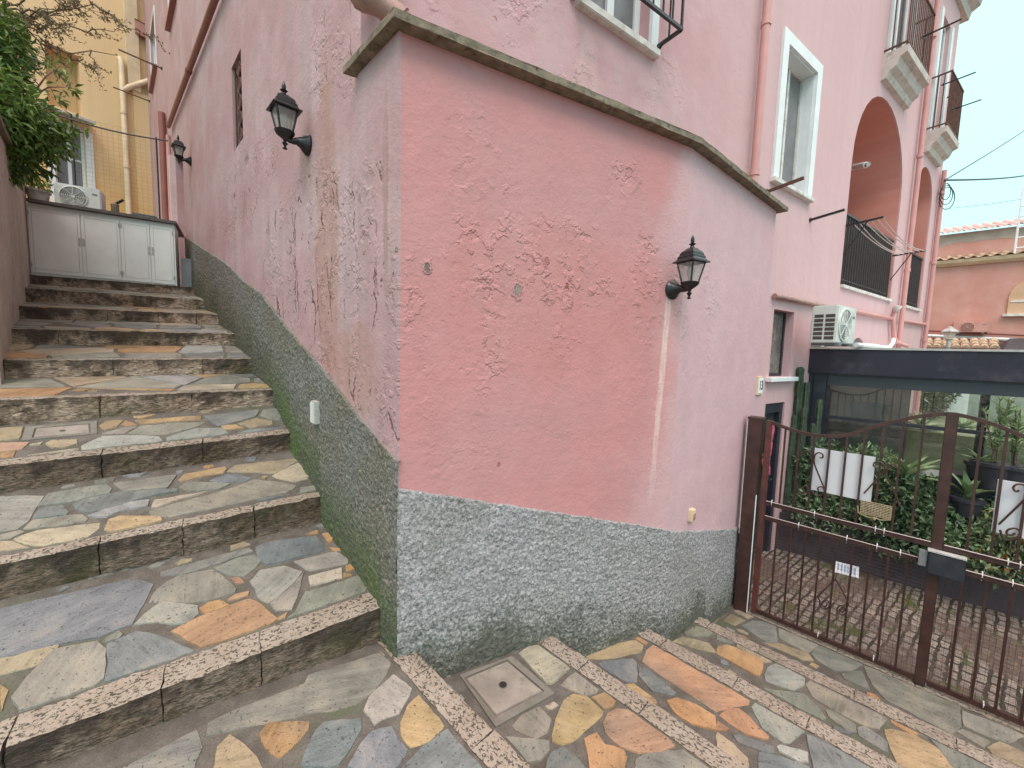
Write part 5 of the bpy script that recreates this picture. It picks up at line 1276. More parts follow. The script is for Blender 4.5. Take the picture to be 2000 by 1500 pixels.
# side screen inside, tinted with a painted reflection (stands behind the front glass on the house side)
mb = MB(); a = D.at(1612, 780, -.5); b = D.at(1776, 800, -.5); sa, sb = (a - D.o).dot(D.t), (b - D.o).dot(D.t)
mb.box(D, sa - .25, sb, -.54, -.5, -1, 1.55); mb.build('tinted_screen', m_tinted, t)
mb = MB()
for f in (.33, .62): x = sa + (sb - sa) * f; mb.box(D, x, x + .022, -.498, -.485, -.9, 1.1)
mb.tube([D.p(sb - .22, -.47, .98), D.p(sb - .22, -.455, .70), D.p(sb - .3, -.455, .70)], .012, 6); mb.build('screen_fittings', m_slate, t)
for s in (1.9, 4.6):
    mb = MB(); mb.box(D, s, s + .10, -3.55, -3.45, -1, 1.56); mb.build('post', m_anth, t)
mb = MB(); mb.box(D, .1, Lp, -3.5, -.2, -1.03, -.98); mb.build('deck', m_slate, t)
# tables and chairs seen through the glass
def cafe_table(label, px, y, dp, w_):
    P = D.at(px, y, -dp); f = Fr((P.x, P.y), 133, 223); t = thing('cafe_table', label, 'table', (P.x, P.y, -.98), 0, 'dark tables under the pergola')
    mb = MB(); mb.box(f, -w_, w_, -.3, .3, -.20, -.165); mb.build('table_top', m_bush, t)
    mb = MB(); mb.box(f, -w_ + .04, w_ - .04, -.26, .26, -.62, -.20); mb.build('apron', m_anth, t)
    for a in (-1, 1):
        for b in (-1, 1): mb = MB(); mb.box(f, a * (w_ - .08) - .03, a * (w_ - .08) + .03, b * .22 - .03, b * .22 + .03, -.98, -.62); mb.build('leg', m_anth, t)
cafe_table('dark table with a pale top left of the gate stile, seen through the glass', 1820, 846, 2.2, .28)
cafe_table('dark table with a pale top right of the gate stile, seen through the glass', 1910, 858, 1.9, .30)
cafe_table('third pale topped table at the right edge, seen through the glass', 1990, 868, 1.8, .28)
# potted upright plants in front of the glass at the right
def upright(label, px, ytop, ybase, d, n, spread):
    Pt = PF.at(px, ytop, d); Pb = PF.at(px, ybase, d); t = thing('potted_oleander', label, 'potted plant', Pb); H_ = Pt.z - Pb.z
    mb = MB(); mb.col = []; ms = MB()
    for k in range(n):
        e_ = Vector((Pb.x, Pb.y, Pb.z)) + Vector((random.gauss(0, spread), random.gauss(0, spread), H_ * random.uniform(.65, 1.0))); b_ = Vector((Pb.x, Pb.y, Pb.z - .05)) + Vector((random.gauss(0, .02), random.gauss(0, .02), 0))
        ms.tube([b_, b_.lerp(e_, .5) + rnd_dir() * .02, e_], [.007, .005, .003], 5)
        for _ in range(34):
            f = random.uniform(.3, 1); p = b_.lerp(e_, f); leaf_mesh(mb, p, Vector((random.gauss(0, .6), random.gauss(0, .6), .8)), random.uniform(.05, .10), .018, (random.uniform(.5, 1), .2, 0, 1))
    mb.build('leaves', m_blade, t); ms.build('stem', m_bark, t)
    mb = MB(); mb.lathe([(.13, -.26), (.16, -.02), (.175, -.02), (.175, .01), (.15, .01)], Pb, 18); mb.build('pot', m_anth, t, smooth=True)
upright('tall pale stemmed potted shrub right of the gate stile', 1942, 768, 905, -.12, 7, .05)
upright('shorter potted shrub at the right edge behind the gate', 1985, 790, 912, -.12, 7, .06)
rosette('dark narrow leaved potted plant just right of the gate stile', PF.at(1915, 905, -.15), 16, .2, .03, (.5, 1.4), m_blade, .11, name='potted_yucca')
mb = MB(); a = PF.at(1868, 925, -.3); f = Fr((a.x, a.y), 130, 220); t = thing('flower_trough', 'long dark trough on the planter carrying the potted shrubs', 'trough', a)
mb.box(f, -.05, 1.4, -.12, .12, a.z - .20, a.z - .0); mb.build('body', m_anth, t, bevel=.008); mb = MB(); mb.box(f, -.06, 1.41, -.13, .13, a.z - .03, a.z + .012); mb.build('rim', m_anth2, t)

# air conditioner on the pergola roof
def aircon(label, P, az, wd, dp, h, mat, louvre=True, well=None, name='air_conditioner'):
    f = Fr((P.x, P.y), az, az + 90); z = P.z; t = thing(name, label, 'air conditioner', f.p(wd / 2, -dp / 2, z))
    mb = MB(); mb.box(f, 0, wd, -dp, 0, z + .03, z + h); b = mb.build('casing', mat, t, bevel=.012)
    fc = wd * .40; r = min(h * .40, wd * .36)
    mb = MB(); mb.lathe([(r * 1.06, 0), (r * 1.06, .012), (r * .96, .016), (r * .94, .004)], f.p(fc, .0, z + h * .53), 28, axis=f.n); mb.build('fan_ring', mat, t, smooth=True)
    mb = MB(); mb.lathe([(r * .94, .002), (r * .94, .004)], f.p(fc, .0, z + h * .53), 28, axis=f.n); mb.build('fan_well', well or m_bush, t)
    mb = MB()
    for k in range(1, 7): rr = r * .94 * k / 7; mb.tube([f.p(fc + rr * cos(a * pi / 12), .014, z + h * .53 + rr * sin(a * pi / 12)) for a in range(25)], .004, 4)
    for k in range(8): a = k * pi / 4; mb.tube([f.p(fc, .016, z + h * .53), f.p(fc + r * .95 * cos(a), .016, z + h * .53 + r * .95 * sin(a))], .004, 4)
    mb.lathe([(r * .16, .012), (r * .16, .022)], f.p(fc, 0, z + h * .53), 14, axis=f.n); mb.build('fan_grille', mat, t)
    mb = MB()
    for k in range(3): a0 = k * 2 * pi / 3 + .4; mb.add([f.p(fc + r * .15 * cos(a0), .005, z + h * .53 + r * .15 * sin(a0)), f.p(fc + r * .85 * cos(a0 - .2), .006, z + h * .53 + r * .85 * sin(a0 - .2)), f.p(fc + r * .85 * cos(a0 + .45), .009, z + h * .53 + r * .85 * sin(a0 + .45)), f.p(fc + r * .2 * cos(a0 + .7), .009, z + h * .53 + r * .2 * sin(a0 + .7))], [(0, 1, 2, 3)])
    mb.build('fan_blade', m_slate, t)
    if louvre:                             # coil openings in the end panel
        for i in range(6):
            for j in range(2):
                a = -dp * (.08 + .44 * j); b_ = -dp * (.08 + .44 * j + .36); z0 = z + .07 + (h - .16) * i / 6; z1 = z0 + (h - .16) / 6 * .72; x0 = -.003
                mb = MB(); mb.add([f.p(x0, a, z0), f.p(x0, b_, z0), f.p(x0, b_, z1), f.p(x0, a, z1)], [(0, 1, 2, 3)]); mb.build('coil_opening', m_acdark, t)
    for s in (.12 * wd, .8 * wd): mb = MB(); mb.box(f, s, s + .06, -dp - .01, .02, z, z + .03); mb.build('foot', m_slate, t)
    mb = MB(); mb.box(f, wd * .80, wd * .92, .001, .004, z + h * .72, z + h * .78); mb.build('badge', m_slate, t)
    return t
acd = .5
P = M.at(1631, 667, acd); P.z = 1.702; hz = M.at(1640, 595, acd).z - P.z
aircon('white air conditioner with louvred end on the pergola roof', P, 56, .60, .25, hz, m_plastic)
f = Fr((P.x, P.y), 56, 146); x0_, x1_ = M.px(1588, 640)[0], M.px(1603, 640)[0]; zt_ = M.at(1590, 628, .1).z
t = thing('service_box', 'narrow grey box on the wall just left of the pergola air conditioner', 'box', M.p(x0_, .1, 1.71)); mb = MB(); mb.box(M, x0_ - .02, x1_ - .02, .0, .11, 1.705, zt_); mb.build('body', m_bush, t, bevel=.006)
mb = MB(); mb.box(M, x0_ - .03, x1_ - .01, .0, .12, zt_ + .001, zt_ + .02); mb.build('lid', m_slate, t)
t = thing('hose', 'white hose lying along the pergola roof', 'hose', f.p(1.2, .2, 1.71)); mb = MB()
mb.tube([f.p(.7, .0, 1.73), f.p(1.1, .03, 1.73), f.p(1.5, .0, 1.735), f.p(2.0, -.06, 1.73), f.p(2.7, -.15, 1.75), f.p(3.3, -.25, 1.84), f.p(3.8, -.36, 1.92)], .028, 8); mb.build('pipe', m_trim, t, smooth=True)

# ================================================================== LEFT SIDE: wall, cabinet, yellow house, tree
lt = thing('alley_side_wall', 'tall weathered brown wall along the left of the stairs', 'wall', LWd.p(-2, 0, 0))
slab('wall', LWd, [(-2.9, -.6), (1.25, -.6), (1.25, 3.66), (.66, 3.57), (-1.63, 3.29), (-2.9, 3.2)], [], .4, m_leftwall, lt)
mb = MB(); mb.hexa([LWd.p(-2.92, -.45, 3.202), LWd.p(-2.92, .04, 3.202), LWd.p(-1.63, .04, 3.292), LWd.p(-1.63, -.45, 3.292), LWd.p(-2.92, -.45, 3.252), LWd.p(-2.92, .04, 3.252), LWd.p(-1.63, .04, 3.342), LWd.p(-1.63, -.45, 3.342)])
mb.hexa([LWd.p(-1.63, -.45, 3.292), LWd.p(-1.63, .04, 3.292), LWd.p(1.27, .04, 3.66), LWd.p(1.27, -.45, 3.66), LWd.p(-1.63, -.45, 3.342), LWd.p(-1.63, .04, 3.342), LWd.p(1.27, .04, 3.71), LWd.p(1.27, -.45, 3.71)]); mb.build('coping', m_cop, lt)
CB = Fr((-6.29, 5.372), 56, 146)
def CS(x, y): return CB.px(x, y)
z0c, z1c = 2.385, 3.275; s1c = CS(343, 500)[0]
t = thing('meter_cabinet', 'white metal meter cabinet with four doors at the top of the stairs', 'cabinet', CB.p(.7, -.2, z0c))
mb = MB(); mb.box(CB, -.075, s1c, -.42, -.012, z0c - .06, z1c); mb.build('carcass', m_white, t)
xs = [-.07] + [CS(x, 480)[0] for x in (160, 236, 294)] + [s1c - .015]
for k in range(4):
    mb = MB(); mb.box(CB, xs[k] + .006, xs[k + 1] - .006, -.0115, .004, z0c + .0, z1c - .05); dr = mb.build('door', m_white, t, bevel=.003)
    mb = MB(); a, b = xs[k] + .035, xs[k + 1] - .035
    for r in ((a, a + .004, z0c + .05, z1c - .09), (b, b + .004, z0c + .05, z1c - .09), (a, b, z0c + .05, z0c + .054), (a, b, z1c - .094, z1c - .09)): mb.box(CB, r[0], r[1], .0041, .0065, r[2], r[3])
    mb.build('edge_fold', m_bush, dr)
    mb = MB(); s = xs[k + 1] - .02 if k % 2 == 0 else xs[k] + .02; mb.box(CB, s - .008, s + .008, .0041, .016, 2.8, 2.9); mb.build('handle', m_bush, dr)
    mb = MB(); s = xs[k] + .012 if k % 2 == 0 else xs[k + 1] - .012
    for z in (z0c + .08, z1c - .15): mb.tube([CB.p(s, .01, z), CB.p(s, .01, z + .05)], .008, 6)
    mb.build('hinge', m_bush, dr)
mb = MB(); mb.box(CB, -.06, s1c + .03, -.9, .05, z1c + .002, z1c + .045); mb.build('worktop', plain('worktop_edge', (.11, .095, .09), .7, .2, 9, .2), t, bevel=.004)
t = thing('grey_board', 'blue grey board standing between the meter cabinet and the pink wall', 'board', CB.p(s1c + .12, -.2, z0c)); mb = MB(); mb.box(CB, s1c + .05, s1c + .19, -.16, -.13, z0c - .02, z0c + .42); mb.box(CB, s1c + .05, s1c + .19, -.165, -.125, z0c + .40, z0c + .43); mb.build('panel', m_slate, t)
# things on the worktop
zc = z1c + .045
P = CB.at(107, 402, -.25); P.z = zc
t = aircon('white air conditioner on the worktop of the meter cabinet', P, 56, .46, .25, .34, m_plastic, False, m_acdark)
P = CB.at(225, 412, -.35); t = thing('vent_stack', 'short cement vent stub with a bent cap on the worktop', 'vent', (P.x, P.y, zc))
mb = MB(); mb.lathe([(.045, 0), (.045, .17), (.05, .18), (.02, .21)], Vector((P.x, P.y, zc)), 10); mb.build('stub', m_cop, t); mb = MB(); mb.tube([Vector((P.x, P.y, zc + .19)), Vector((P.x + .10, P.y + .03, zc + .27))], .018, 6); mb.build('handle', m_iron, t)
P = CB.at(282, 424, -.3); t = thing('grey_case', 'flat grey plastic case on the right end of the worktop', 'case', (P.x, P.y, zc)); f = Fr((P.x, P.y), 56, 146)
mb = MB(); mb.box(f, -.12, .14, -.12, .08, zc, zc + .07); mb.build('base', m_bush, t, bevel=.01); mb = MB(); mb.box(f, -.125, .145, -.125, .085, zc + .071, zc + .09); mb.build('lid', m_slate, t, bevel=.006)
P = CB.at(75, 392, -.3); t = thing('flower_pot', 'white flower pot in the foliage on the left end of the worktop', 'flower pot', (P.x, P.y, zc)); mb = MB(); mb.lathe([(.08, 0), (.11, .17), (.125, .17), (.125, .20), (.1, .20)], Vector((P.x, P.y, zc)), 14); mb.build('pot', m_bush, t, smooth=True)
mb = MB(); mb.col = []; crown([(Vector((P.x, P.y, zc + .28)), (.14, .14, .12))], 160, .07, .03, mb); mb.build('leaves', m_leaf, t)
# wire mesh fence and cable above the cabinet
t = thing('mesh_fence', 'fine wire mesh fence above the meter cabinet', 'fence', CB.p(.9, -.8, zc))
f0 = Fr(CB.p(0, -.8, 0), 56, 146); a = f0.px(150, 400)[0]; b = f0.px(312, 420)[0]; zt0 = f0.px(165, 232)[1]; zt1 = f0.px(310, 272)[1]
mb = MB(); k = 0; s = a
while s < b: mb.tube([f0.p(s, 0, zc), f0.p(s, 0, zt0 + (zt1 - zt0) * (s - a) / (b - a))], .0015, 3); s += .062
z = zc + .03
while z < max(zt0, zt1): mb.tube([f0.p(a, 0, z), f0.p(b, 0, z + .02)], .0015, 3); z += .062
mb.build('mesh', m_brass, t)
for q_, zt_ in ((a, zt0), (b, zt1)): mb = MB(); mb.tube([f0.p(q_, 0, zc), f0.p(q_, 0, zt_ + .02)], .012, 6); mb.build('stake', m_iron, t)
t = thing('cable', 'dark cable slung across the alley above the mesh fence', 'cable', f0.p(.8, 0, 4.6)); mb = MB(); p, q = f0.at(90, 218, .02), f0.at(328, 275, .02); mb.tube([p.lerp(q, k / 8) + Vector((0, 0, -.05 * sin(pi * k / 8))) for k in range(9)], .011, 6); mb.build('wire', m_wire, t)
for (xa, ya, xb, yb, lab) in ((232, 107, 317, 134, 'upper washing rod jutting from the far end of the pink alley wall'), (222, 172, 293, 198, 'lower washing rod jutting from the far end of the pink alley wall')):
    p = W.at(xb, yb, 0); dr_ = (W.n + Vector((0, 0, .06))).normalized(); Ln = 2.0
    for k in range(200):
        q = RM.transposed() @ (p + dr_ * .012 * k - CAM)
        if 1000 + F * q.x / q.y < xa: Ln = .012 * k; break
    t = thing('washing_rod', lab, 'rod', p); mb = MB(); mb.tube([p - dr_ * .05, p + dr_ * Ln], .014, 6); mb.build('rod', m_rust, t)
    mb = MB(); mb.lathe([(.03, 0), (.03, .02)], p, 8, axis=W.n); mb.build('bracket', m_iron, t)
# yellow house
yh = thing('yellow_house', 'ochre yellow house closing the top of the alley', 'house', Y.p(-2, 0, 2))
def YS(x, y): return Y.px(x, y)
na = YS(86, 84); nb_ = YS(154, 112); nc = YS(158, 225)
da = YS(100, 222); db = YS(163, 232); dc = YS(165, 372)
n0, n1, nz0, nz1 = na[0], nb_[0], nc[1], nb_[1] + .02
d0, d1, dz0, dz1 = da[0], db[0], 2.45, da[1] - .05
slab('facade', Y, [(-12, -1), (6, -1), (6, 16), (-12, 16)], [rect(n0, n1, nz0, nz1), rect(d0, d1, dz0, dz1)], .5, m_yellow, yh)
mb = MB(); mb.add([Y.p(n0 - .05, -.42, nz0 - .05), Y.p(n1 + .05, -.42, nz0 - .05), Y.p(n1 + .05, -.42, nz1 + .05), Y.p(n0 - .05, -.42, nz1 + .05)], [(0, 1, 2, 3)]); mb.build('blind_niche', m_yellow, yh)
w_ = window('window', Y, d0, d1, dz0 + .9, dz1, .10, m_blind, m_trim, .05, 1, 3, yh, label='tall grey window with white bars behind the foliage')
mb = MB(); mb.box(Y, d0, d1, -.12, -.04, dz0, dz0 + .9); mb.build('lower_panel', m_white, w_)
mb = MB(); mb.box(Y, d0 - .10, d0, -.002, .04, dz0, dz1); mb.box(Y, d1, d1 + .13, -.002, .04, dz0, dz1 - .1); mb.build('trim', m_trim, w_)
mb = MB(); mb.hexa([Y.p(d0 - .3, 0, dz1 + .1), Y.p(d1 + .1, 0, dz1 + .1), Y.p(d1 + .1, .5, dz1 - .02), Y.p(d0 - .3, .5, dz1 - .02), Y.p(d0 - .3, 0, dz1 + .15), Y.p(d1 + .1, 0, dz1 + .15), Y.p(d1 + .1, .5, dz1 + .03), Y.p(d0 - .3, .5, dz1 + .03)]); mb.build('canopy', m_bush, w_)
s_, zt = YS(231, 122); s2, zb2 = YS(240, 412)
pipe('drainpipe', [Y.p(s_ + .03, -.1, zt + .12), Y.p(s_ + .03, .06, zt + .08), Y.p(s_ + .03, .09, zt), Y.p(s_ + .03, .09, 2.2)], .06, m_cream, [(Y.p(s_ + .03, .09, z), UP) for z in (zt - 1.2, zt - 2.5, zt - 4.2)], yh)
p, q = Y.at(240, 176, .1), Y.at(286, 160, .1); pipe('branch_pipe', [p, p.lerp(q, .25) + Vector((0, 0, .02)), q + (q - p) * .4], .06, m_cream, (), yh)
s_, z_ = YS(252, 0); mb = MB(); mb.box(Y, s_ - .12, s_ + .12, -.002, .1, YS(252, 175)[1], 16); mb.build('pilaster', m_cream, yh)
s_, z_ = YS(241, 250); mb = MB(); mb.box(Y, s_ + .2, s_ + 3.5, -.002, .06, 1.5, YS(260, 178)[1]); mb.build('lower_projection', m_yellow, yh)
t = thing('wall_plaque', 'small faded red plaque high on the yellow house', 'plaque', Y.at(269, 46, .05)); p = Y.at(263, 37, .12); f = Fr((p.x, p.y), 32, 122)
mb = MB(); mb.box(f, 0, .3, -.05, .0, p.z - .3, p.z); mb.build('plate', plain('faded_plaque', (.45, .24, .20), .8, .2, 8, .2), t); mb = MB()
for r in ((0, .3, p.z - .33, p.z - .3), (0, .3, p.z, p.z + .02)): mb.box(f, r[0], r[1], -.06, .01, r[2], r[3])
mb.build('frame', m_pipe2, t)
# tree over the wall
def lw(x, y, dep): r = ray(x, y); return CAM + r * (dep / r.y)
tr = thing('overhanging_tree', 'leafy green tree hanging over the wall on the left', 'tree', LWd.p(-1.0, -1.2, 0))
cl = []
for (x, y, dep, r) in ((-42, 110, 4.1, .36), (6, 190, 4.1, .25), (58, 235, 4.2, .25), (20, 265, 4.2, .32), (85, 268, 4.3, .23), (58, 308, 4.3, .21), (108, 285, 4.4, .15), (28, 332, 4.2, .16), (-50, 200, 3.9, .5), (-70, 60, 4.2, .5), (-30, 295, 4.0, .34), (116, 246, 4.4, .12), (-18, 50, 4.3, .24), (22, 150, 4.2, .16), (132, 262, 4.5, .10), (60, 222, 4.3, .13)):
    cl.append((lw(x, y, dep), (r, r * .9, r * .8)))
mb = MB(); mb.col = []; crown(cl, 9000, .09, .03, mb, up=-.35)
for (x, y, dep) in ((118, 130, 5), (105, 185, 5), (128, 170, 5), (150, 240, 4.8)): crown([(lw(x, y, dep), (.13, .13, .07))], 26, .09, .03, mb, up=-.2)
mb.build('crown', m_leaf, tr)
mb = MB(); base = LWd.p(-1.4, -1.4, -.5); hub = lw(-60, 120, 4.6)
mb.tube([base, base.lerp(hub, .6) + Vector((.1, 0, 0)), hub], [.14, .11, .07], 9)
for c, r in cl: mb.tube([hub, hub.lerp(c, .55) + rnd_dir() * .1, c], [.035, .02, .008], 6)
for (x, y, dep) in ((118, 130, 5), (128, 170, 5)): c = lw(x, y, dep); h = lw(60, 190, 4.4); mb.tube([h, h.lerp(c, .5) + Vector((0, 0, .05)), c], [.01, .007, .003], 5)
mb.build('trunk', m_bark, tr)
br = thing('bare_branches', 'tangle of bare budding branches against the yellow house', 'branches', lw(60, 20, 5.4)); mb = MB(); mbud = MB(); mbud.col = []
def twig(p, q, r, lev):
    n = 7; pts = []; off = [rnd_dir() * (q - p).length * .05 for _ in range(n + 1)]
    for k in range(n + 1): f = k / n; pts.append(p.lerp(q, f) + (off[k] if 0 < k < n else Vector()) + Vector((0, 0, -.10 * (q - p).length * sin(pi * f))))
    mb.tube(pts, [r * (1 - .75 * k / n) for k in range(n + 1)], 5)
    for k in range(1, n + 1):
        for _ in range(2): leaf_mesh(mbud, pts[k] + rnd_dir() * .02, rnd_dir(), .032, .017, (random.uniform(.0, .5), .9, 0, 1))
        if lev and random.random() < .8:
            d = (q - p).normalized(); e_ = pts[k] + (d * .7 + rnd_dir() * .6).normalized() * (q - p).length * random.uniform(.18, .4); twig(pts[k], e_, r * .5, lev - 1)
H1 = lw(-120, -40, 5.2)
for (x, y) in ((225, 108), (140, 52), (75, 70), (182, 8), (120, 20), (75, 78), (60, 110), (160, -20)): twig(H1, lw(x, y, 5.4 + random.uniform(-.3, .3)), .016, 2)
mb.build('twigs', m_bark, br); mbud.build('buds', leafmat('bud', (.14, .09, .05), (.30, .22, .12), (.16, .14, .06)), br)

# ================================================================== FAR SIDE: coral house, street lamp, wires, garden
Q = Fr((14.0, 13.2), 133, 223)
def QS(x, y): return Q.px(x, y)
ch = thing('coral_house', 'coral plastered house with tiled eaves beyond the pink house', 'house', Q.p(4, -1, -1))
zg = QS(1825, 522)[1]; zr = QS(1830, 455)[1] + .1
slab('lower_wall', Q, [(-8, -1.4), (9, -1.4), (9, zg), (-8, zg)], [], .4, m_far, ch)
slab('upper_wall', Q, [(-8, zg - .2), (9, zg - .2), (9, zr), (-8, zr)], [], .4, m_far, ch, d=-.9)
mb = MB(); pr = [(-.003, zg - .02), (.06, zg - .02), (.16, zg + .06), (.2, zg + .16), (.0, zg + .16)]; mb.prism([Q.p(-8, d, z) for d, z in pr], [Q.p(9, d, z) for d, z in pr]); mb.build('gutter', m_cream, ch)
def tiles(name, z, d0, d1, dz, mat, s0=-8, s1=9, st=.24):
    mb = MB(); s = s0
    while s < s1:
        pr = [(s, 0), (s + .03, .05), (s + .08, .075), (s + .13, .05), (s + .16, 0), (s + .13, .02), (s + .08, .045), (s + .03, .02)]
        mb.prism([Q.p(a, d1, z + b) for a, b in pr], [Q.p(a, d0, z + dz + b) for a, b in pr]); mb.add([Q.p(s + .13, d1, z + .0), Q.p(s + st + .03, d1, z), Q.p(s + st + .03, d0, z + dz), Q.p(s + .13, d0, z + dz)], [(0, 1, 2, 3)]); s += st
    return mb.build(name, mat, ch)
tiles('lower_tiles', zg + .17, -.9, .22, .26, m_tile_y); tiles('roof_tiles', zr, -3.2, -.7, .7, m_tile_r)
mb = MB(); n = 60
for k in range(n + 1):
    s = -6 + 13 * k / n; h = .34 + .22 * noise.noise(Vector((s * .7, 0, 2))) + .12 * noise.noise(Vector((s * 3, 5, 2))); mb.v += [tuple(Q.p(s, -.893, zr)), tuple(Q.p(s, -.893, zr - h))]
mb.f = [(2 * k, 2 * k + 1, 2 * k + 3, 2 * k + 2) for k in range(n)]; mb.build('bare_render', plain('bare_render', (.40, .35, .30), .9, .2, 3, .2), ch)
a, b = QS(1972, 565), QS(2010, 612); mb = MB()
ring = arch(a[0], a[0] + 1.1, b[1], a[1] - .25, 10); mb.prism([Q.p(s, -.002, z) for s, z in ring], [Q.p(s, .06, z) for s, z in ring]); sh = mb.build('shutter', plain('beige_shutter', (.60, .38, .24), .7, .12, 4, .15), ch)
mb = MB(); mb.box(Q, a[0] + .04, a[0] + 1.06, .0605, .075, (a[1] + b[1]) / 2 - .03, (a[1] + b[1]) / 2 + .03); mb.box(Q, a[0] - .08, a[0] + 1.2, -.002, .12, b[1] - .08, b[1] - .002); mb.build('sill', m_marble, sh)
mb = MB(); s_, z_ = QS(1990, 420); zz = QS(1988, 505)[1]
for k in (0, .22): mb.tube([Q.p(s_ + k, .1, zz), Q.p(s_ + k, .1, zz + 2.0)], .025, 6)
for k in range(6): mb.tube([Q.p(s_, .1, zz + .3 * k), Q.p(s_ + .22, .1, zz + .3 * k)], .02, 6)
mb.build('roof_ladder', m_trim, ch)
for (x0, y0, x1, y1, r, mt) in ((1800, 655, 1990, 664, .05, m_trim), (1800, 645, 2010, 655, .035, m_pipe2)): mb = MB(); mb.tube([Q.at(x0, y0, .1), Q.at(x1, y1, .1)], r, 8); mb.build('wall_pipe', mt, ch, smooth=True)
P = Q.at(1860, 651, .35); aircon('coral painted air conditioner on the coral house', P, 133, .75, .3, .36, m_far, False)
# low tiled wall and street lamp in front of it
P = CAM + ray(1850, 690) * 11.0; f = Fr((P.x, P.y), 133, 223); t = thing('tiled_wall', 'low wall with old clay tile coping behind the pergola roof', 'wall', f.p(.2, 0, -1))
zt = (CAM + ray(1850, 672) * 11).z; mb = MB(); mb.box(f, -1.6, .85, -.15, .15, -1.3, zt - .1); mb.build('masonry', m_far, t); mb = MB()
for r_ in range(3):
    s = -1.65
    while s < .85:
        s2 = s + random.uniform(-.02, .02); pr = [(s2, 0), (s2 + .03, .05), (s2 + .08, .07), (s2 + .13, .05), (s2 + .16, 0)]; d1 = .28 - .14 * r_; mb.prism([f.p(a, d1, zt - .10 + .07 * r_ + b) for a, b in pr], [f.p(a, d1 - .22, zt - .02 + .07 * r_ + b) for a, b in pr]); s += .17
mb.build('tiles', m_tile_y, t)
P = CAM + ray(1850, 690) * 10.2; t = thing('street_lamp', 'old grey street lantern on a post behind the pergola roof', 'street lamp', (P.x, P.y, -1)); zt = (CAM + ray(1850, 638) * 10.2).z; o = Vector((P.x, P.y, zt - .52))
mb = MB(); mb.tube([Vector((P.x, P.y, -1.1)), o], .045, 10); mb.build('post', m_slate, t)
mb = MB(); mb.lathe([(.055, .22), (.09, .38)], o, sq=True); mb.build('glass_panes', m_lampglass, t)
mb = MB(); mb.lathe([(.11, .381), (.11, .395), (.07, .45), (.045, .47), (.04, .50), (.01, .52)], o, sq=True); mb.build('hood', m_bush, t)
mb = MB(); mb.lathe([(.03, -.02), (.03, .17), (.062, .20), (.062, .219)], o, sq=True); mb.build('neck', m_bush, t)
P = CAM + ray(1990, 675) * 11; f = Fr((P.x, P.y), 133, 223); t = thing('canopy', 'dark canopy corner at the right edge above the pergola', 'canopy', P)
mb = MB(); mb.hexa([f.p(-.3, .3, P.z - .2), f.p(2, .3, P.z - .2), f.p(2, -.5, P.z + .0), f.p(-.3, -.5, P.z + .0), f.p(-.3, .3, P.z - .12), f.p(2, .3, P.z - .12), f.p(2, -.5, P.z + .22), f.p(-.1, -.5, P.z + .22)]); mb.build('cover', m_anth, t)
mb = MB(); mb.tube([f.p(1.5, .2, -1), f.p(1.5, .2, P.z - .15)], .04, 6); mb.build('post', m_anth, t)
# overhead wires
Pw = M.at(1845, 352, .1)
for lab, (x, y), dep, sag, r in (('thick wire running level from the pink house to the right', (2060, 331), 14, .10, .02), ('thin wire rising steeply from the pink house to the right', (2060, 214), 14, .05, .013)):
    t = thing('overhead_wire', lab, 'wire', Pw); e_ = CAM + ray(x, y) * dep; mb = MB(); mb.tube([Pw.lerp(e_, k / 10) + Vector((0, 0, -sag * sin(pi * k / 10))) for k in range(11)], r, 5); mb.build('wire', m_wire, t)
t = thing('overhead_wire', 'faint distant wire low in the sky above the coral house', 'wire', Q.p(0, 0, 7)); a_, b_ = CAM + ray(1800, 413) * 26, CAM + ray(2080, 376) * 24; mb = MB(); mb.tube([a_, a_.lerp(b_, .5) + Vector((0, 0, -.1)), b_], .012, 4); mb.build('wire', m_wire, t)
t = thing('wire_coil', 'loose coil of wire where the overhead wires meet the pink house', 'wire', Pw); mb = MB()
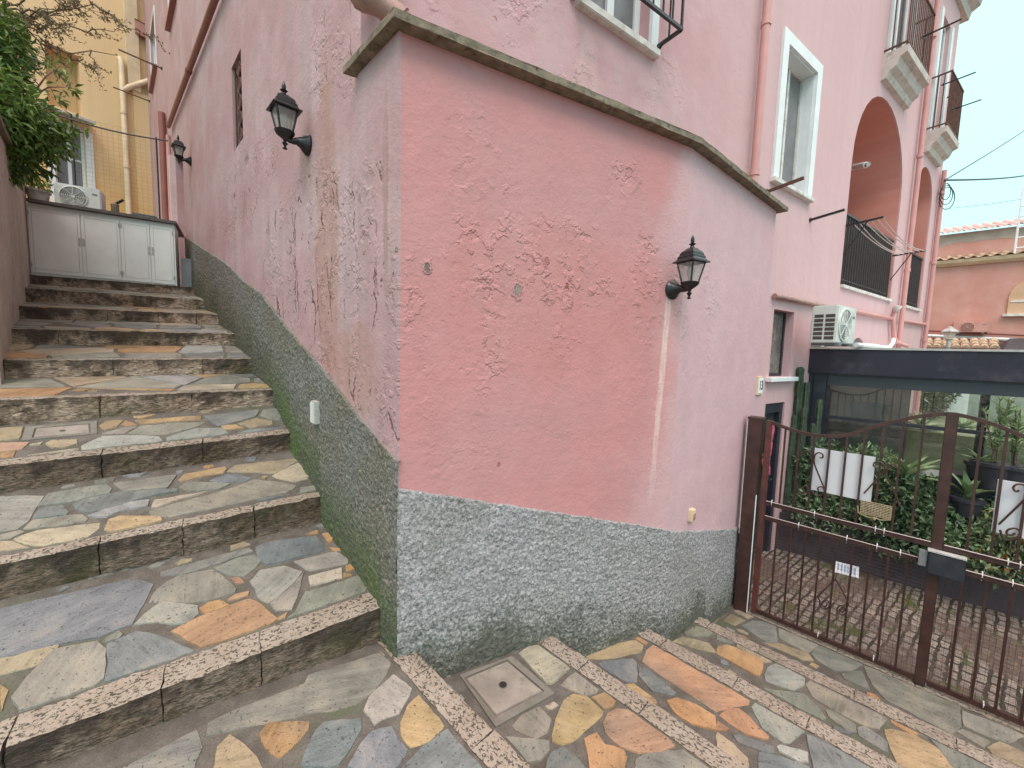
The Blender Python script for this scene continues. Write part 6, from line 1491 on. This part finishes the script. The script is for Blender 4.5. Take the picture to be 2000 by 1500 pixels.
for k in range(3): mb.tube([Pw + Vector((.05 + .06 * k, 0, -.22 - .05 * k)) + Vector((cos(a * pi / 8) * (.10 + .03 * k), .04 * k, sin(a * pi / 8) * (.16 + .03 * k))) for a in range(17)], .008, 4)
mb.build('loops', m_wire, t)
# garden beyond the pergola, seen through the glass
bf = Fr((CAM + ray(1850, 850) * 7.5).xy, 133, 223)
mb = MB(); mb.box(bf, -5, 6, -6.5, 0, -1.3, .2); tag(mb.build('garden_bed', m_lawn), kind='structure')
gw = Fr(bf.p(0, -3.5, 0), 133, 223); t = thing('garden_wall', 'grey green garden wall behind the lawn, seen through the pergola glass', 'wall', gw.p(1, 0, .2)); mb = MB(); mb.box(gw, -6, 7, -.3, 0, .19, 1.50); mb.build('masonry', plain('garden_wall_render', (.30, .33, .285), .9, .2, 1.5, .2), t)
mb = MB(); mb.box(gw, -6, 7, -.35, .05, 1.501, 1.56); mb.build('coping', m_cop, t)
sa, sb = gw.px(1845, 790)[0], gw.px(1882, 790)[0]; t = thing('garden_shed', 'pale white shed between tree and garden wall, seen through the glass', 'shed', gw.p(sa, .4, .2)); mb = MB(); mb.box(gw, sa, sb, .06, .7, .19, 1.2); mb.build('walls', m_trim, t); mb = MB(); mb.box(gw, sa - .06, sb + .06, .055, .76, 1.201, 1.25); mb.build('roof', m_slate, t)
c = CAM + ray(1822, 790) * 9.3; t = thing('garden_tree', 'grey green tree in the garden, seen through the left of the glass', 'tree', (c.x, c.y, .2)); mb = MB(); mb.col = []; crown([(c + Vector((0, 0, .3)), (.42, .4, .4)), (c + Vector((-.25, .1, .05)), (.36, .3, .3))], 900, .13, .055, mb); mb.build('crown', m_farleaf, t); mb = MB(); mb.tube([Vector((c.x, c.y, .15)), c], [.07, .05], 8); mb.build('trunk', m_bark, t)
for i, (x, y, dp, lab) in enumerate(((1800, 822, 7.9, 'sprawling pale green plant at the left of the garden'), (1880, 830, 8.0, 'sprawling pale green plant behind the gate stile'))):
    c = CAM + ray(x, y) * dp; rosette(lab, Vector((c.x, c.y, .22)), 26, .55, .06, (.1, 1.2), m_blade, name='garden_plant')
